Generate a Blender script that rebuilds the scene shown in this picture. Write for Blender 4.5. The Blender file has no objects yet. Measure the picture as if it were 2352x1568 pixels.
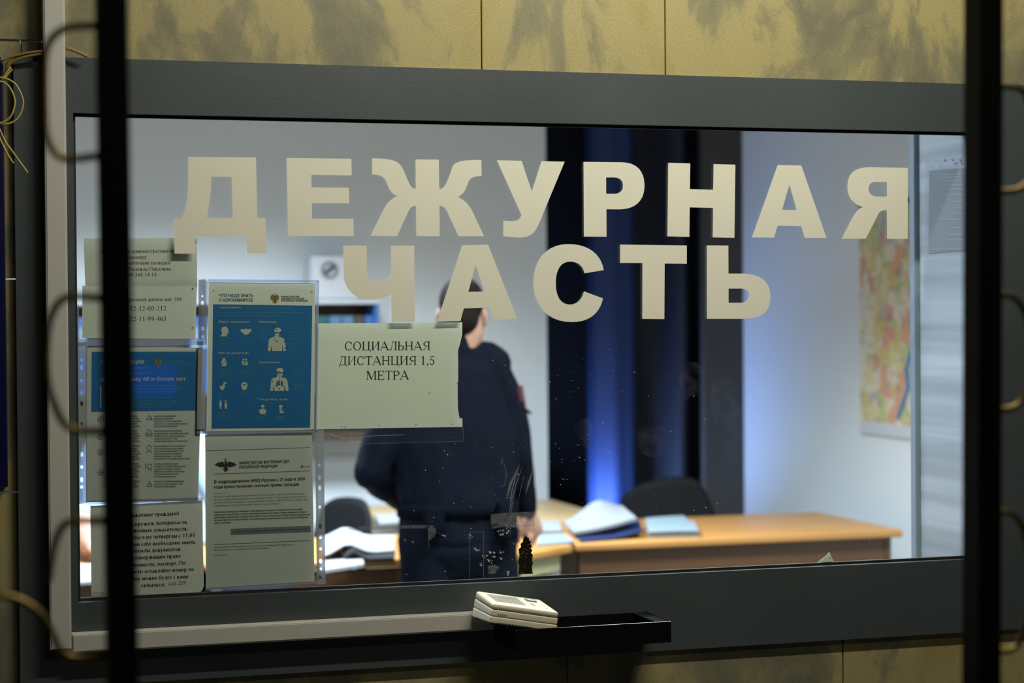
import bpy, bmesh, math, random
import numpy as np
from mathutils import Vector, Matrix, noise
random.seed(7)
SC = bpy.context.scene
COL = SC.collection
# ------------------------------------------------------------------ camera
F = 4573.3                      # focal length in pixels of the 2352x1568 frame (70 mm)
D = 3.85                        # the camera stands this far from the glass
def _frame():
    d = np.array([16170-1176, 605-784, F], float); d /= np.linalg.norm(d)
    a = .0078
    v = np.array([a, 1, -(a*d[0]+d[1])/d[2]]); v /= np.linalg.norm(v)
    return np.array([d, np.cross(d, v), -v])
RW = _frame()
CAM = np.array([0, -D, 1.62])
def ray(px, py): return RW @ np.array([px-1176, py-784, F], float)
def P(px, py, y=0.0):           # point of the plane Y = y seen at a pixel of the photograph
    r = ray(px, py); return CAM + r*(y+D)/r[1]
def PZ(px, py, z):
    r = ray(px, py); return CAM + r*(z-CAM[2])/r[2]
def PX(px, py, x):
    r = ray(px, py); return CAM + r*(x-CAM[0])/r[0]
cam = bpy.data.cameras.new('camera'); co = bpy.data.objects.new('camera', cam); COL.objects.link(co)
cam.lens = 70; cam.sensor_width = 36; cam.clip_start = .05
rt, up, fw = Vector(RW[:, 0]), Vector(-RW[:, 1]), Vector(RW[:, 2])
co.matrix_world = Matrix((( rt.x, up.x, -fw.x, CAM[0]), (rt.y, up.y, -fw.y, CAM[1]), (rt.z, up.z, -fw.z, CAM[2]), (0, 0, 0, 1)))
cam.dof.use_dof = True
cam.dof.focus_distance = 3.99
cam.dof.aperture_fstop = 3.3
SC.camera = co
# ------------------------------------------------------------------ light
SC.view_settings.view_transform = 'Standard'; SC.view_settings.look = 'None'
SC.view_settings.exposure = 0; SC.view_settings.gamma = 1; SC.view_settings.use_curve_mapping = False
w = bpy.data.worlds.new('world'); SC.world = w; w.use_nodes = True
w.node_tree.nodes['Background'].inputs[0].default_value = (.5, .55, .6, 1)
w.node_tree.nodes['Background'].inputs[1].default_value = .004
def area(name, loc, aim, sx, sy, power, color, spread=180):
    l = bpy.data.lights.new(name, 'AREA'); l.shape = 'RECTANGLE'; l.size = sx; l.size_y = sy
    l.energy = power; l.color = color; l.spread = math.radians(spread)
    o = bpy.data.objects.new(name, l); COL.objects.link(o); o.location = loc
    o.rotation_euler = (Vector(aim)-Vector(loc)).to_track_quat('-Z', 'Y').to_euler()
    return o
area('corridor_tube_lamp', (1.5, -1.08, 3.15), (1.5, 0, 1.7), 1.25, .05, 43, (1, .97, .86))
area('corridor_fill', (1.2, -2.6, 3.25), (1.2, -2.4, 0), 1.2, .3, 10, (1, .95, .82))  # added weak overhead fill, softens the shadows under the trunking
area('room_ceiling_lamp', (1.15, 3.6, 2.94), (1.15, 3.6, 0), 1.2, .6, 195, (.77, .87, 1), 126)
area('room_ceiling_lamp_right', (2.7, 1.5, 2.94), (2.7, 1.5, 0), 1.2, .6, 135, (.92, .98, 1), 128)
area('room_fill_front', (.5, 1.1, 2.94), (.5, 1.1, 0), 1.2, .6, 95, (.80, .89, 1), 165)  # added third light to brighten the lower back wall below the bookcase
area('hidden_blue_light', (3.19, 5.41, .56), (3.62, 5.62, 1.2), .24, .16, 9, (.30, .46, 1), 125)  # unseen blue light added for the curtain and corner glow; no screen built
# ------------------------------------------------------------------ materials
def mat(name, col, rough=.6, metal=0.0, noise_amt=0.0, noise_scale=20., bump=0.0, bump_scale=200., spec=.5, col2=None, coat=0.0):
    m = bpy.data.materials.new(name); m.use_nodes = True
    nt = m.node_tree; b = nt.nodes['Principled BSDF']
    c = (*col, 1)
    b.inputs['Base Color'].default_value = c
    b.inputs['Roughness'].default_value = rough; b.inputs['Metallic'].default_value = metal
    b.inputs['Specular IOR Level'].default_value = spec
    b.inputs['Coat Weight'].default_value = coat
    tc = nt.nodes.new('ShaderNodeTexCoord')
    n = nt.nodes.new('ShaderNodeTexNoise'); n.inputs['Scale'].default_value = noise_scale; n.inputs['Detail'].default_value = 5
    nt.links.new(tc.outputs['Object'], n.inputs['Vector'])
    mx = nt.nodes.new('ShaderNodeMix'); mx.data_type = 'RGBA'
    k = col2 if col2 else tuple(x*(1-noise_amt) for x in col)
    mx.inputs[6].default_value = c; mx.inputs[7].default_value = (*k, 1)
    nt.links.new(n.outputs['Fac'], mx.inputs[0]); nt.links.new(mx.outputs[2], b.inputs['Base Color'])
    if bump:
        n2 = nt.nodes.new('ShaderNodeTexNoise'); n2.inputs['Scale'].default_value = bump_scale; n2.inputs['Detail'].default_value = 3
        nt.links.new(tc.outputs['Object'], n2.inputs['Vector'])
        bp = nt.nodes.new('ShaderNodeBump'); bp.inputs['Strength'].default_value = bump; bp.inputs['Distance'].default_value = .002
        nt.links.new(n2.outputs['Fac'], bp.inputs['Height']); nt.links.new(bp.outputs['Normal'], b.inputs['Normal'])
    return m
def clear(name, tint, col, opacity, rough=.15, gloss=.06, noise_cut=None, scale=60.):
    """see-through film: transparent + a little haze + a reflection that grows towards grazing angles"""
    m = bpy.data.materials.new(name); m.use_nodes = True
    nt = m.node_tree; nt.nodes.clear()
    out = nt.nodes.new('ShaderNodeOutputMaterial')
    tr = nt.nodes.new('ShaderNodeBsdfTransparent'); tr.inputs[0].default_value = (*tint, 1)
    df = nt.nodes.new('ShaderNodeBsdfDiffuse'); df.inputs[0].default_value = (*col, 1)
    gl = nt.nodes.new('ShaderNodeBsdfGlossy'); gl.inputs['Roughness'].default_value = rough
    m1 = nt.nodes.new('ShaderNodeMixShader'); m2 = nt.nodes.new('ShaderNodeMixShader')
    m1.inputs[0].default_value = opacity
    nt.links.new(tr.outputs[0], m1.inputs[1]); nt.links.new(df.outputs[0], m1.inputs[2])
    if noise_cut:
        tc = nt.nodes.new('ShaderNodeTexCoord'); n = nt.nodes.new('ShaderNodeTexNoise')
        n.inputs['Scale'].default_value = scale; n.inputs['Detail'].default_value = 6
        mr = nt.nodes.new('ShaderNodeMapRange'); mr.inputs['From Min'].default_value = noise_cut[0]; mr.inputs['From Max'].default_value = noise_cut[1]
        mr.inputs['To Max'].default_value = opacity
        nt.links.new(tc.outputs['Object'], n.inputs['Vector']); nt.links.new(n.outputs['Fac'], mr.inputs['Value']); nt.links.new(mr.outputs[0], m1.inputs[0])
    lw = nt.nodes.new('ShaderNodeLayerWeight'); lw.inputs[0].default_value = .5
    pw = nt.nodes.new('ShaderNodeMath'); pw.operation = 'POWER'; pw.inputs[1].default_value = 5
    mu = nt.nodes.new('ShaderNodeMath'); mu.operation = 'MULTIPLY_ADD'; mu.inputs[1].default_value = .8*min(1, gloss/.04); mu.inputs[2].default_value = gloss
    nt.links.new(lw.outputs['Facing'], pw.inputs[0]); nt.links.new(pw.outputs[0], mu.inputs[0]); nt.links.new(mu.outputs[0], m2.inputs[0])
    nt.links.new(m1.outputs[0], m2.inputs[1]); nt.links.new(gl.outputs[0], m2.inputs[2]); nt.links.new(m2.outputs[0], out.inputs[0])
    return m
def ramp(nt, src, stops):
    r = nt.nodes.new('ShaderNodeValToRGB')
    while len(r.color_ramp.elements) < len(stops): r.color_ramp.elements.new(.5)
    for e, (p, c) in zip(r.color_ramp.elements, stops): e.position = p; e.color = (*c, 1)
    nt.links.new(src, r.inputs[0]); return r
def marble():
    m = bpy.data.materials.new('marble'); m.use_nodes = True; nt = m.node_tree; b = nt.nodes['Principled BSDF']
    tc = nt.nodes.new('ShaderNodeTexCoord')
    mp = nt.nodes.new('ShaderNodeMapping'); mp.inputs['Rotation'].default_value = (0, -.7, 0); mp.inputs['Scale'].default_value = (1.3, 1, .7)
    nt.links.new(tc.outputs['Object'], mp.inputs[0])
    n1 = nt.nodes.new('ShaderNodeTexNoise'); n1.inputs['Scale'].default_value = 3.1; n1.inputs['Detail'].default_value = 10; n1.inputs['Roughness'].default_value = .6; n1.inputs['Distortion'].default_value = .5
    nt.links.new(mp.outputs[0], n1.inputs['Vector'])
    r1 = ramp(nt, n1.outputs['Fac'], [(.25, (.255, .208, .075)), (.41, (.315, .27, .115)), (.475, (.305, .262, .118)), (.52, (.205, .186, .103)), (.60, (.145, .137, .09)), (.70, (.24, .212, .11))])
    n2 = nt.nodes.new('ShaderNodeTexNoise'); n2.inputs['Scale'].default_value = 330; n2.inputs['Detail'].default_value = 8; n2.inputs['Roughness'].default_value = .75
    nt.links.new(tc.outputs['Object'], n2.inputs['Vector'])
    r2 = ramp(nt, n2.outputs['Fac'], [(.30, (.30, .28, .22)), (.46, (.90, .90, .88)), (.66, (1.25, 1.22, 1.12))])
    mu = nt.nodes.new('ShaderNodeMix'); mu.data_type = 'RGBA'; mu.blend_type = 'MULTIPLY'; mu.inputs[0].default_value = .8
    nt.links.new(r1.outputs[0], mu.inputs[6]); nt.links.new(r2.outputs[0], mu.inputs[7])
    at = nt.nodes.new('ShaderNodeAttribute'); at.attribute_name = 'slab'
    m3 = nt.nodes.new('ShaderNodeMix'); m3.data_type = 'RGBA'; m3.blend_type = 'MULTIPLY'; m3.inputs[0].default_value = 1
    nt.links.new(mu.outputs[2], m3.inputs[6]); nt.links.new(at.outputs['Color'], m3.inputs[7])
    nt.links.new(m3.outputs[2], b.inputs['Base Color']); b.inputs['Roughness'].default_value = .35
    return m
def hammered(name, col):
    m = bpy.data.materials.new(name); m.use_nodes = True; nt = m.node_tree; b = nt.nodes['Principled BSDF']
    tc = nt.nodes.new('ShaderNodeTexCoord'); v = nt.nodes.new('ShaderNodeTexVoronoi'); v.inputs['Scale'].default_value = 800
    v.feature = 'SMOOTH_F1'
    nt.links.new(tc.outputs['Object'], v.inputs['Vector'])
    n = nt.nodes.new('ShaderNodeTexNoise'); n.inputs['Scale'].default_value = 3; n.inputs['Detail'].default_value = 4
    nt.links.new(tc.outputs['Object'], n.inputs['Vector'])
    r = ramp(nt, n.outputs['Fac'], [(.3, tuple(c*.88 for c in col)), (.7, tuple(c*1.1 for c in col))])
    nt.links.new(r.outputs[0], b.inputs['Base Color'])
    bp = nt.nodes.new('ShaderNodeBump'); bp.inputs['Strength'].default_value = .25; bp.inputs['Distance'].default_value = .0012
    nt.links.new(v.outputs['Distance'], bp.inputs['Height']); nt.links.new(bp.outputs['Normal'], b.inputs['Normal'])
    b.inputs['Roughness'].default_value = .38; b.inputs['Metallic'].default_value = .0; b.inputs['Specular IOR Level'].default_value = .45
    return m
def wood(name, c1, c2, rough=.4, sc=(2, 30, 30)):
    m = bpy.data.materials.new(name); m.use_nodes = True; nt = m.node_tree; b = nt.nodes['Principled BSDF']
    tc = nt.nodes.new('ShaderNodeTexCoord'); mp = nt.nodes.new('ShaderNodeMapping'); mp.inputs['Scale'].default_value = sc
    n = nt.nodes.new('ShaderNodeTexNoise'); n.inputs['Scale'].default_value = 1; n.inputs['Detail'].default_value = 8; n.inputs['Distortion'].default_value = .6
    nt.links.new(tc.outputs['Object'], mp.inputs[0]); nt.links.new(mp.outputs[0], n.inputs['Vector'])
    r = ramp(nt, n.outputs['Fac'], [(.3, c1), (.7, c2)])
    nt.links.new(r.outputs[0], b.inputs['Base Color']); b.inputs['Roughness'].default_value = rough
    return m
def city_map():
    m = bpy.data.materials.new('printed_map'); m.use_nodes = True; nt = m.node_tree; b = nt.nodes['Principled BSDF']
    tc = nt.nodes.new('ShaderNodeTexCoord')
    v = nt.nodes.new('ShaderNodeTexVoronoi'); v.inputs['Scale'].default_value = 15; v.distance = 'CHEBYCHEV'
    n = nt.nodes.new('ShaderNodeTexNoise'); n.inputs['Scale'].default_value = 6; n.inputs['Detail'].default_value = 5
    nt.links.new(tc.outputs['Object'], n.inputs['Vector'])
    ad = nt.nodes.new('ShaderNodeMix'); ad.data_type = 'RGBA'; ad.inputs[0].default_value = .12
    nt.links.new(tc.outputs['Object'], ad.inputs[6]); nt.links.new(n.outputs['Color'], ad.inputs[7]); nt.links.new(ad.outputs[2], v.inputs['Vector'])
    sp = nt.nodes.new('ShaderNodeSeparateColor'); nt.links.new(v.outputs['Color'], sp.inputs[0])
    r = ramp(nt, sp.outputs[0], [(0, (.62, .52, .08)), (.14, (.80, .72, .62)), (.30, (.72, .28, .10)), (.42, (.75, .66, .30)), (.55, (.42, .42, .48)), (.66, (.78, .78, .74)), (.8, (.45, .58, .14)), (.92, (.70, .20, .18))])
    r.color_ramp.interpolation = 'CONSTANT'
    n3 = nt.nodes.new('ShaderNodeTexNoise'); n3.inputs['Scale'].default_value = 26; n3.inputs['Detail'].default_value = 4
    nt.links.new(tc.outputs['Object'], n3.inputs['Vector'])
    r3 = ramp(nt, n3.outputs['Fac'], [(.36, (.30, .30, .34)), (.46, (1, .95, .8)), (.56, (1, 1, 1)), (.64, (1, .62, .25)), (.7, (.9, .9, .9))])
    mu = nt.nodes.new('ShaderNodeMix'); mu.data_type = 'RGBA'; mu.blend_type = 'MULTIPLY'; mu.inputs[0].default_value = .8
    nt.links.new(r.outputs[0], mu.inputs[6]); nt.links.new(r3.outputs[0], mu.inputs[7])
    pale = nt.nodes.new('ShaderNodeMix'); pale.data_type = 'RGBA'; pale.inputs[0].default_value = .42; pale.inputs[7].default_value = (.62, .58, .44, 1)
    nt.links.new(mu.outputs[2], pale.inputs[6]); nt.links.new(pale.outputs[2], b.inputs['Base Color']); b.inputs['Roughness'].default_value = .5
    return m
def streaks(name, stops, scale=(1, 1, 40), rough=.3):
    m = bpy.data.materials.new(name); m.use_nodes = True; nt = m.node_tree; b = nt.nodes['Principled BSDF']
    tc = nt.nodes.new('ShaderNodeTexCoord'); mp = nt.nodes.new('ShaderNodeMapping'); mp.inputs['Scale'].default_value = scale
    n = nt.nodes.new('ShaderNodeTexNoise'); n.inputs['Scale'].default_value = 1; n.inputs['Detail'].default_value = 6
    nt.links.new(tc.outputs['Object'], mp.inputs[0]); nt.links.new(mp.outputs[0], n.inputs['Vector'])
    r = ramp(nt, n.outputs['Fac'], stops); nt.links.new(r.outputs[0], b.inputs['Base Color']); b.inputs['Roughness'].default_value = rough
    return m
M = dict(
 marble=marble(), panel=hammered('grey_hammered_paint', (.050, .060, .059)), black=mat('black_rubber', (.006, .006, .006), .6),
 trunk=mat('beige_plastic', (.47, .455, .385), .45, noise_amt=.08, noise_scale=5), iron=mat('black_iron', (.004, .004, .0042), .5, spec=.2),
 rod=mat('bronze_painted_iron', (.22, .16, .045), .38, .85),
 vinyl=mat('cream_vinyl', (.655, .635, .50), .5, noise_amt=.05, noise_scale=6), glass=clear('window_glass', (.955, .975, .96), (.5, .5, .5), .0, .003, .04),
 paper=mat('white_paper', (.74, .78, .645), .8, noise_amt=.12, noise_scale=7, bump=.1, bump_scale=12), paper_old=mat('greyish_paper', (.58, .60, .51), .8, noise_amt=.16, noise_scale=9),
 ink=mat('black_ink', (.012, .013, .013), .7), grey_ink=mat('grey_ink', (.10, .11, .10), .7), pale_ink=mat('pale_grey_ink', (.23, .245, .21), .7),
 teal=mat('teal_print', (.0, .14, .36), .6, noise_amt=.1, noise_scale=4), teal_ink=mat('teal_ink', (.01, .085, .15), .6),
 light_ink=mat('light_blue_ink', (.10, .33, .47), .6), cream_ink=mat('cream_print', (.52, .53, .42), .7), grey_print=mat('grey_print', (.16, .17, .155), .7),
 gold=mat('gold_print', (.25, .17, .01), .6), film=clear('clear_film', (.988, .992, .997), (.55, .6, .72), .006, .12, .02),
 strip=clear('milky_film', (.9, .92, .95), (.42, .43, .41), .55, .25, .04), seam=clear('welded_film', (.8, .86, 1), (.42, .48, .66), .5, .25, .06),
 residue=clear('tape_residue_film', (.9, .9, .9), (.30, .30, .29), .30, .4, .02, (.30, .50), 90.), flake=clear('glue_flake', (1, 1, 1), (.55, .57, .55), .75, .4, .04, (.38, .5), 260.),
 smear=clear('smear_film', (1, 1, 1), (.32, .33, .35), .07, .5, .005, (.40, .75), 40.), scratch=clear('scratch_film', (1, 1, 1), (.6, .6, .6), .22, .4, .01),
 burnt=mat('dark_gold_foil', (.012, .010, .005), .3, .3, bump=.9, bump_scale=160, noise_amt=.3),
 wire=mat('yellow_wire', (.42, .34, .06), .4), wire2=mat('brown_wire', (.20, .12, .03), .45), navyboard=mat('dark_blue_board', (.002, .002, .035), .35),
 intercom=mat('ivory_plastic', (.58, .53, .385), .38, noise_amt=.06, noise_scale=8), dkslot=mat('dark_slot', (.03, .028, .02), .6), btn=mat('grey_button', (.26, .25, .19), .35),
 tray=mat('black_gloss_metal', (.004, .004, .004), .22, .0, spec=.5),
 wallp=mat('white_wall_paint', (.70, .75, .78), .7, noise_amt=.05, noise_scale=1.5, bump=.1, bump_scale=40), ceil=mat('ceiling_paint', (.30, .31, .33), .8), floor=mat('grey_linoleum', (.11, .115, .12), .4, noise_amt=.3),
 corr=mat('corridor_paint', (.06, .055, .045), .7), recess_shade=mat('recess_shade_black', (.006, .007, .010), .85), navy=mat('navy_satin', (.012, .0155, .030), .6, spec=.3), drape=mat('lit_fold_blue', (.013, .030, .105), .6, spec=.3),  # recess black and drape blue carry shade and lit strip in their colour
 greyleaf=mat('dark_grey_paint', (.055, .050, .045), .6), wood=wood('orange_beech', (.40, .185, .045), (.48, .235, .065)), woodfront=wood('brown_laminate', (.075, .030, .009), (.10, .043, .013), .5),
 woodlite=wood('light_wood', (.42, .29, .14), (.50, .36, .19)), metal=mat('grey_metal', (.42, .45, .48), .35, .6), drawer=mat('pale_green_laminate', (.34, .33, .18), .6),
 white=mat('bright_paper', (.28, .30, .33), .7, noise_amt=.05), bluebind=mat('blue_binder', (.02, .06, .22), .5), navybind=mat('navy_folder', (.008, .02, .085), .5), greyblue=mat('grey_blue_cover', (.24, .32, .37), .55),
 leather=mat('black_leatherette', (.004, .0045, .0055), .7, spec=.2, bump=.1, bump_scale=90), blackp=mat('black_plastic', (.012, .012, .013), .45), chrome=mat('chrome', (.5, .5, .52), .2, 1.0),
 map=city_map(), aluminium=mat('painted_aluminium', (.22, .27, .34), .4, .0), sidepanel=streaks('laminate_reflection_streaks', [(.25, (.20, .225, .25)), (.5, (.34, .38, .44)), (.72, (.50, .55, .65))], (.4, .4, 15), .25),  # partition streaks put blurred reflections into its colour
 skin=mat('skin', (.40, .215, .15), .5, noise_amt=.15, noise_scale=30), hair=mat('dark_hair', (.010, .0075, .006), .85, spec=.1, bump=.6, bump_scale=300), uniform=mat('navy_uniform_cloth', (.0034, .0055, .012), .85, noise_amt=.3, noise_scale=40, bump=.3, bump_scale=60, spec=.08),
 patch=mat('patch_red', (.085, .010, .014), .7), patchin=mat('patch_grey', (.10, .11, .13), .7), shirt=mat('light_blue_shirt', (.26, .40, .66), .75, noise_amt=.2, noise_scale=12), shoe=mat('black_shoe', (.01, .01, .01), .3), eye=mat('eye', (.6, .6, .58), .2),
 dkwood=wood('dark_brown_wood', (.045, .028, .018), (.07, .045, .028), .5), bteal=mat('binder_teal', (.02, .105, .115), .5), bsky=mat('binder_sky', (.10, .19, .30), .5), bbrown=mat('binder_brown', (.085, .06, .045), .5), bblue=mat('binder_blue', (.05, .15, .42), .5),
 dial=mat('grey_dial', (.22, .23, .25), .5), dialdk=mat('dark_dial', (.07, .075, .08), .5), whitep=mat('white_plastic', (.58, .61, .65), .45), belt=mat('black_belt', (.0028, .0042, .008), .9, spec=.03))
e = bpy.data.materials.new('blue_lit_display'); e.use_nodes = True
eb = e.node_tree.nodes['Principled BSDF']; eb.inputs['Base Color'].default_value = (0, 0, .02, 1)
eb.inputs['Emission Color'].default_value = (.01, .05, 1, 1); eb.inputs['Emission Strength'].default_value = 1.2
M['display'] = e
# ------------------------------------------------------------------ helpers
def tag(o, label=None, cat=None, group=None, kind=None):
    if label: o['label'] = label
    if cat: o['category'] = cat
    if group: o['group'] = group
    if kind: o['kind'] = kind
    return o
def link(name, me, m=None, parent=None):
    o = bpy.data.objects.new(name, me); COL.objects.link(o)
    if m is not None:
        me.materials.clear(); me.materials.append(m)
    if parent is not None: o.parent = parent; o.matrix_parent_inverse = parent.matrix_basis.inverted()
    return o
def empty(name, loc=(0, 0, 0), rot=(0, 0, 0)):
    o = bpy.data.objects.new(name, None); COL.objects.link(o); o.location = loc; o.rotation_euler = rot; o.empty_display_size = .05
    return o
def loc_child(o, parent):                       # child given in the parent's own frame
    o.parent = parent; o.matrix_parent_inverse = Matrix(); return o
def mesh(name, vs, fs, m, parent=None, smooth=False):
    me = bpy.data.meshes.new(name); me.from_pydata([tuple(v) for v in vs], [], fs); me.update()
    if smooth: me.polygons.foreach_set('use_smooth', [True]*len(me.polygons))
    return link(name, me, m, parent)
class MB:
    def __init__(s): s.bm = bmesh.new()
    def box(s, x0, y0, z0, x1, y1, z1, bev=0.0, mtx=None, seg=2):
        r = bmesh.ops.create_cube(s.bm, size=1); vs = r['verts']
        for v in vs: v.co = Vector(((x0+x1)/2+v.co.x*(x1-x0), (y0+y1)/2+v.co.y*(y1-y0), (z0+z1)/2+v.co.z*(z1-z0)))
        if bev:
            es = list({e for v in vs for e in v.link_edges})
            rb = bmesh.ops.bevel(s.bm, geom=es, offset=bev, segments=seg, affect='EDGES', profile=.5)
            vs = list({v for f in rb['faces'] for v in f.verts} | {v for v in vs if v.is_valid})
        if mtx is not None:
            for v in vs: v.co = mtx @ v.co
        return s
    def cyl(s, a, b, r, seg=16, r2=None):
        a, b = Vector(a), Vector(b); d = b-a
        mt = Matrix.Translation((a+b)/2) @ d.to_track_quat('Z', 'Y').to_matrix().to_4x4()
        bmesh.ops.create_cone(s.bm, cap_ends=True, segments=seg, radius1=r, radius2=r if r2 is None else r2, depth=d.length, matrix=mt)
        return s
    def ball(s, c, rx, ry, rz, seg=24, rot=None):
        mt = Matrix.Translation(c) @ (rot.to_4x4() if rot else Matrix()) @ Matrix.Diagonal((rx, ry, rz, 1))
        bmesh.ops.create_uvsphere(s.bm, u_segments=seg, v_segments=seg//2, radius=1, matrix=mt); return s
    def poly(s, vs, fs):
        b = [s.bm.verts.new(v) for v in vs]
        for f in fs: s.bm.faces.new([b[i] for i in f])
        return s
    def tube(s, pts, rad, seg=14, caps=True):
        pts = [Vector(p) for p in pts]; n = len(pts)
        rad = [r if isinstance(r, (tuple, list)) else (r, r) for r in (rad if isinstance(rad, (list, tuple)) and len(rad) == n else [rad]*n)]
        tang = []
        for i in range(n):
            t = (pts[min(i+1, n-1)]-pts[max(i-1, 0)]); tang.append(t.normalized())
        ref = Vector((1, 0, 0)) if abs(tang[0].x) < .8 else Vector((0, 1, 0))
        rings = []
        def ring(c, t, r0, r1):
            nonlocal ref
            u = (ref-t*ref.dot(t)).normalized(); ref = u; v = t.cross(u)
            rings.append([s.bm.verts.new(c+u*math.cos(2*math.pi*k/seg)*r0+v*math.sin(2*math.pi*k/seg)*r1) for k in range(seg)])
        if caps:
            r = min(rad[0])
            for q in (1.25, .72): ring(pts[0]-tang[0]*r*math.sin(q), tang[0], rad[0][0]*math.cos(q), rad[0][1]*math.cos(q))
        for i in range(n): ring(pts[i], tang[i], *rad[i])
        if caps:
            r = min(rad[-1])
            for q in (.72, 1.25): ring(pts[-1]+tang[-1]*r*math.sin(q), tang[-1], rad[-1][0]*math.cos(q), rad[-1][1]*math.cos(q))
        for a, b in zip(rings, rings[1:]):
            for k in range(seg): s.bm.faces.new((a[k], a[(k+1) % seg], b[(k+1) % seg], b[k]))
        s.bm.faces.new(rings[0][::-1]); s.bm.faces.new(rings[-1])
        return s
    def build(s, name, m, parent=None, smooth=False, angle=None):
        bmesh.ops.recalc_face_normals(s.bm, faces=s.bm.faces[:])
        me = bpy.data.meshes.new(name); s.bm.to_mesh(me); s.bm.free()
        if smooth: me.polygons.foreach_set('use_smooth', [True]*len(me.polygons))
        if angle: me.set_sharp_from_angle(angle=math.radians(angle))
        return link(name, me, m, parent)
def bez(p0, p1, p2, p3, n=10):
    return [tuple((1-t)**3*a+3*(1-t)**2*t*b+3*(1-t)*t*t*c+t**3*d for a, b, c, d in zip(p0, p1, p2, p3)) for t in [k/n for k in range(1, n+1)]]
def path(s):                                    # 'x y L..., C x y x y x y' outlines, several contours split by Z
    res, cur, tok, i = [], [], s.split(), 0
    while i < len(tok):
        t = tok[i]
        if t == 'Z': res.append(cur); cur = []; i += 1
        elif t == 'C':
            v = [float(k) for k in tok[i+1:i+7]]; cur += bez(cur[-1], v[0:2], v[2:4], v[4:6]); i += 7
        elif t in 'ML': i += 1
        else: cur.append((float(t), float(tok[i+1]))); i += 2
    if cur: res.append(cur)
    return res
def fill_xz(contours, y, th):                   # filled outline (with holes) in the X-Z plane, th thick towards the viewer
    c = bpy.data.curves.new('tmp', 'CURVE'); c.dimensions = '2D'; c.fill_mode = 'BOTH'; c.extrude = th/2
    for ct in contours:
        sp = c.splines.new('POLY'); sp.points.add(len(ct)-1); sp.use_cyclic_u = True
        for p, q in zip(sp.points, ct): p.co = (q[0], q[1], 0, 1)
    o = bpy.data.objects.new('tmp', c); me = o.to_mesh()
    vs = [(v.co.x, y-th/2-v.co.z, v.co.y) for v in me.vertices]; fs = [tuple(p.vertices) for p in me.polygons]
    o.to_mesh_clear(); bpy.data.objects.remove(o); bpy.data.curves.remove(c)
    return vs, fs
def flat(name, contours, y, th, m, parent=None):
    vs, fs = fill_xz(contours, y, th); return mesh(name, vs, fs, m, parent)
def pxs(pts, y): return [(P(a, b, y)[0], P(a, b, y)[2]) for a, b in pts]
def join(parts):
    V, Fa = [], []
    for vs, fs in parts:
        o = len(V); V += vs; Fa += [tuple(i+o for i in f) for f in fs]
    return V, Fa
def solid(m_builder, voxel, smooth=6):          # one continuous skin over overlapping closed shapes
    me = bpy.data.meshes.new('tmp'); m_builder.bm.to_mesh(me); m_builder.bm.free()
    o = bpy.data.objects.new('tmp', me); COL.objects.link(o)
    r = o.modifiers.new('r', 'REMESH'); r.mode = 'VOXEL'; r.voxel_size = voxel
    s = o.modifiers.new('s', 'SMOOTH'); s.iterations = smooth; s.factor = .5
    dg = bpy.context.evaluated_depsgraph_get(); res = bpy.data.meshes.new_from_object(o.evaluated_get(dg))
    bpy.data.objects.remove(o); bpy.data.meshes.remove(me)
    res.polygons.foreach_set('use_smooth', [True]*len(res.polygons))
    return res
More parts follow.
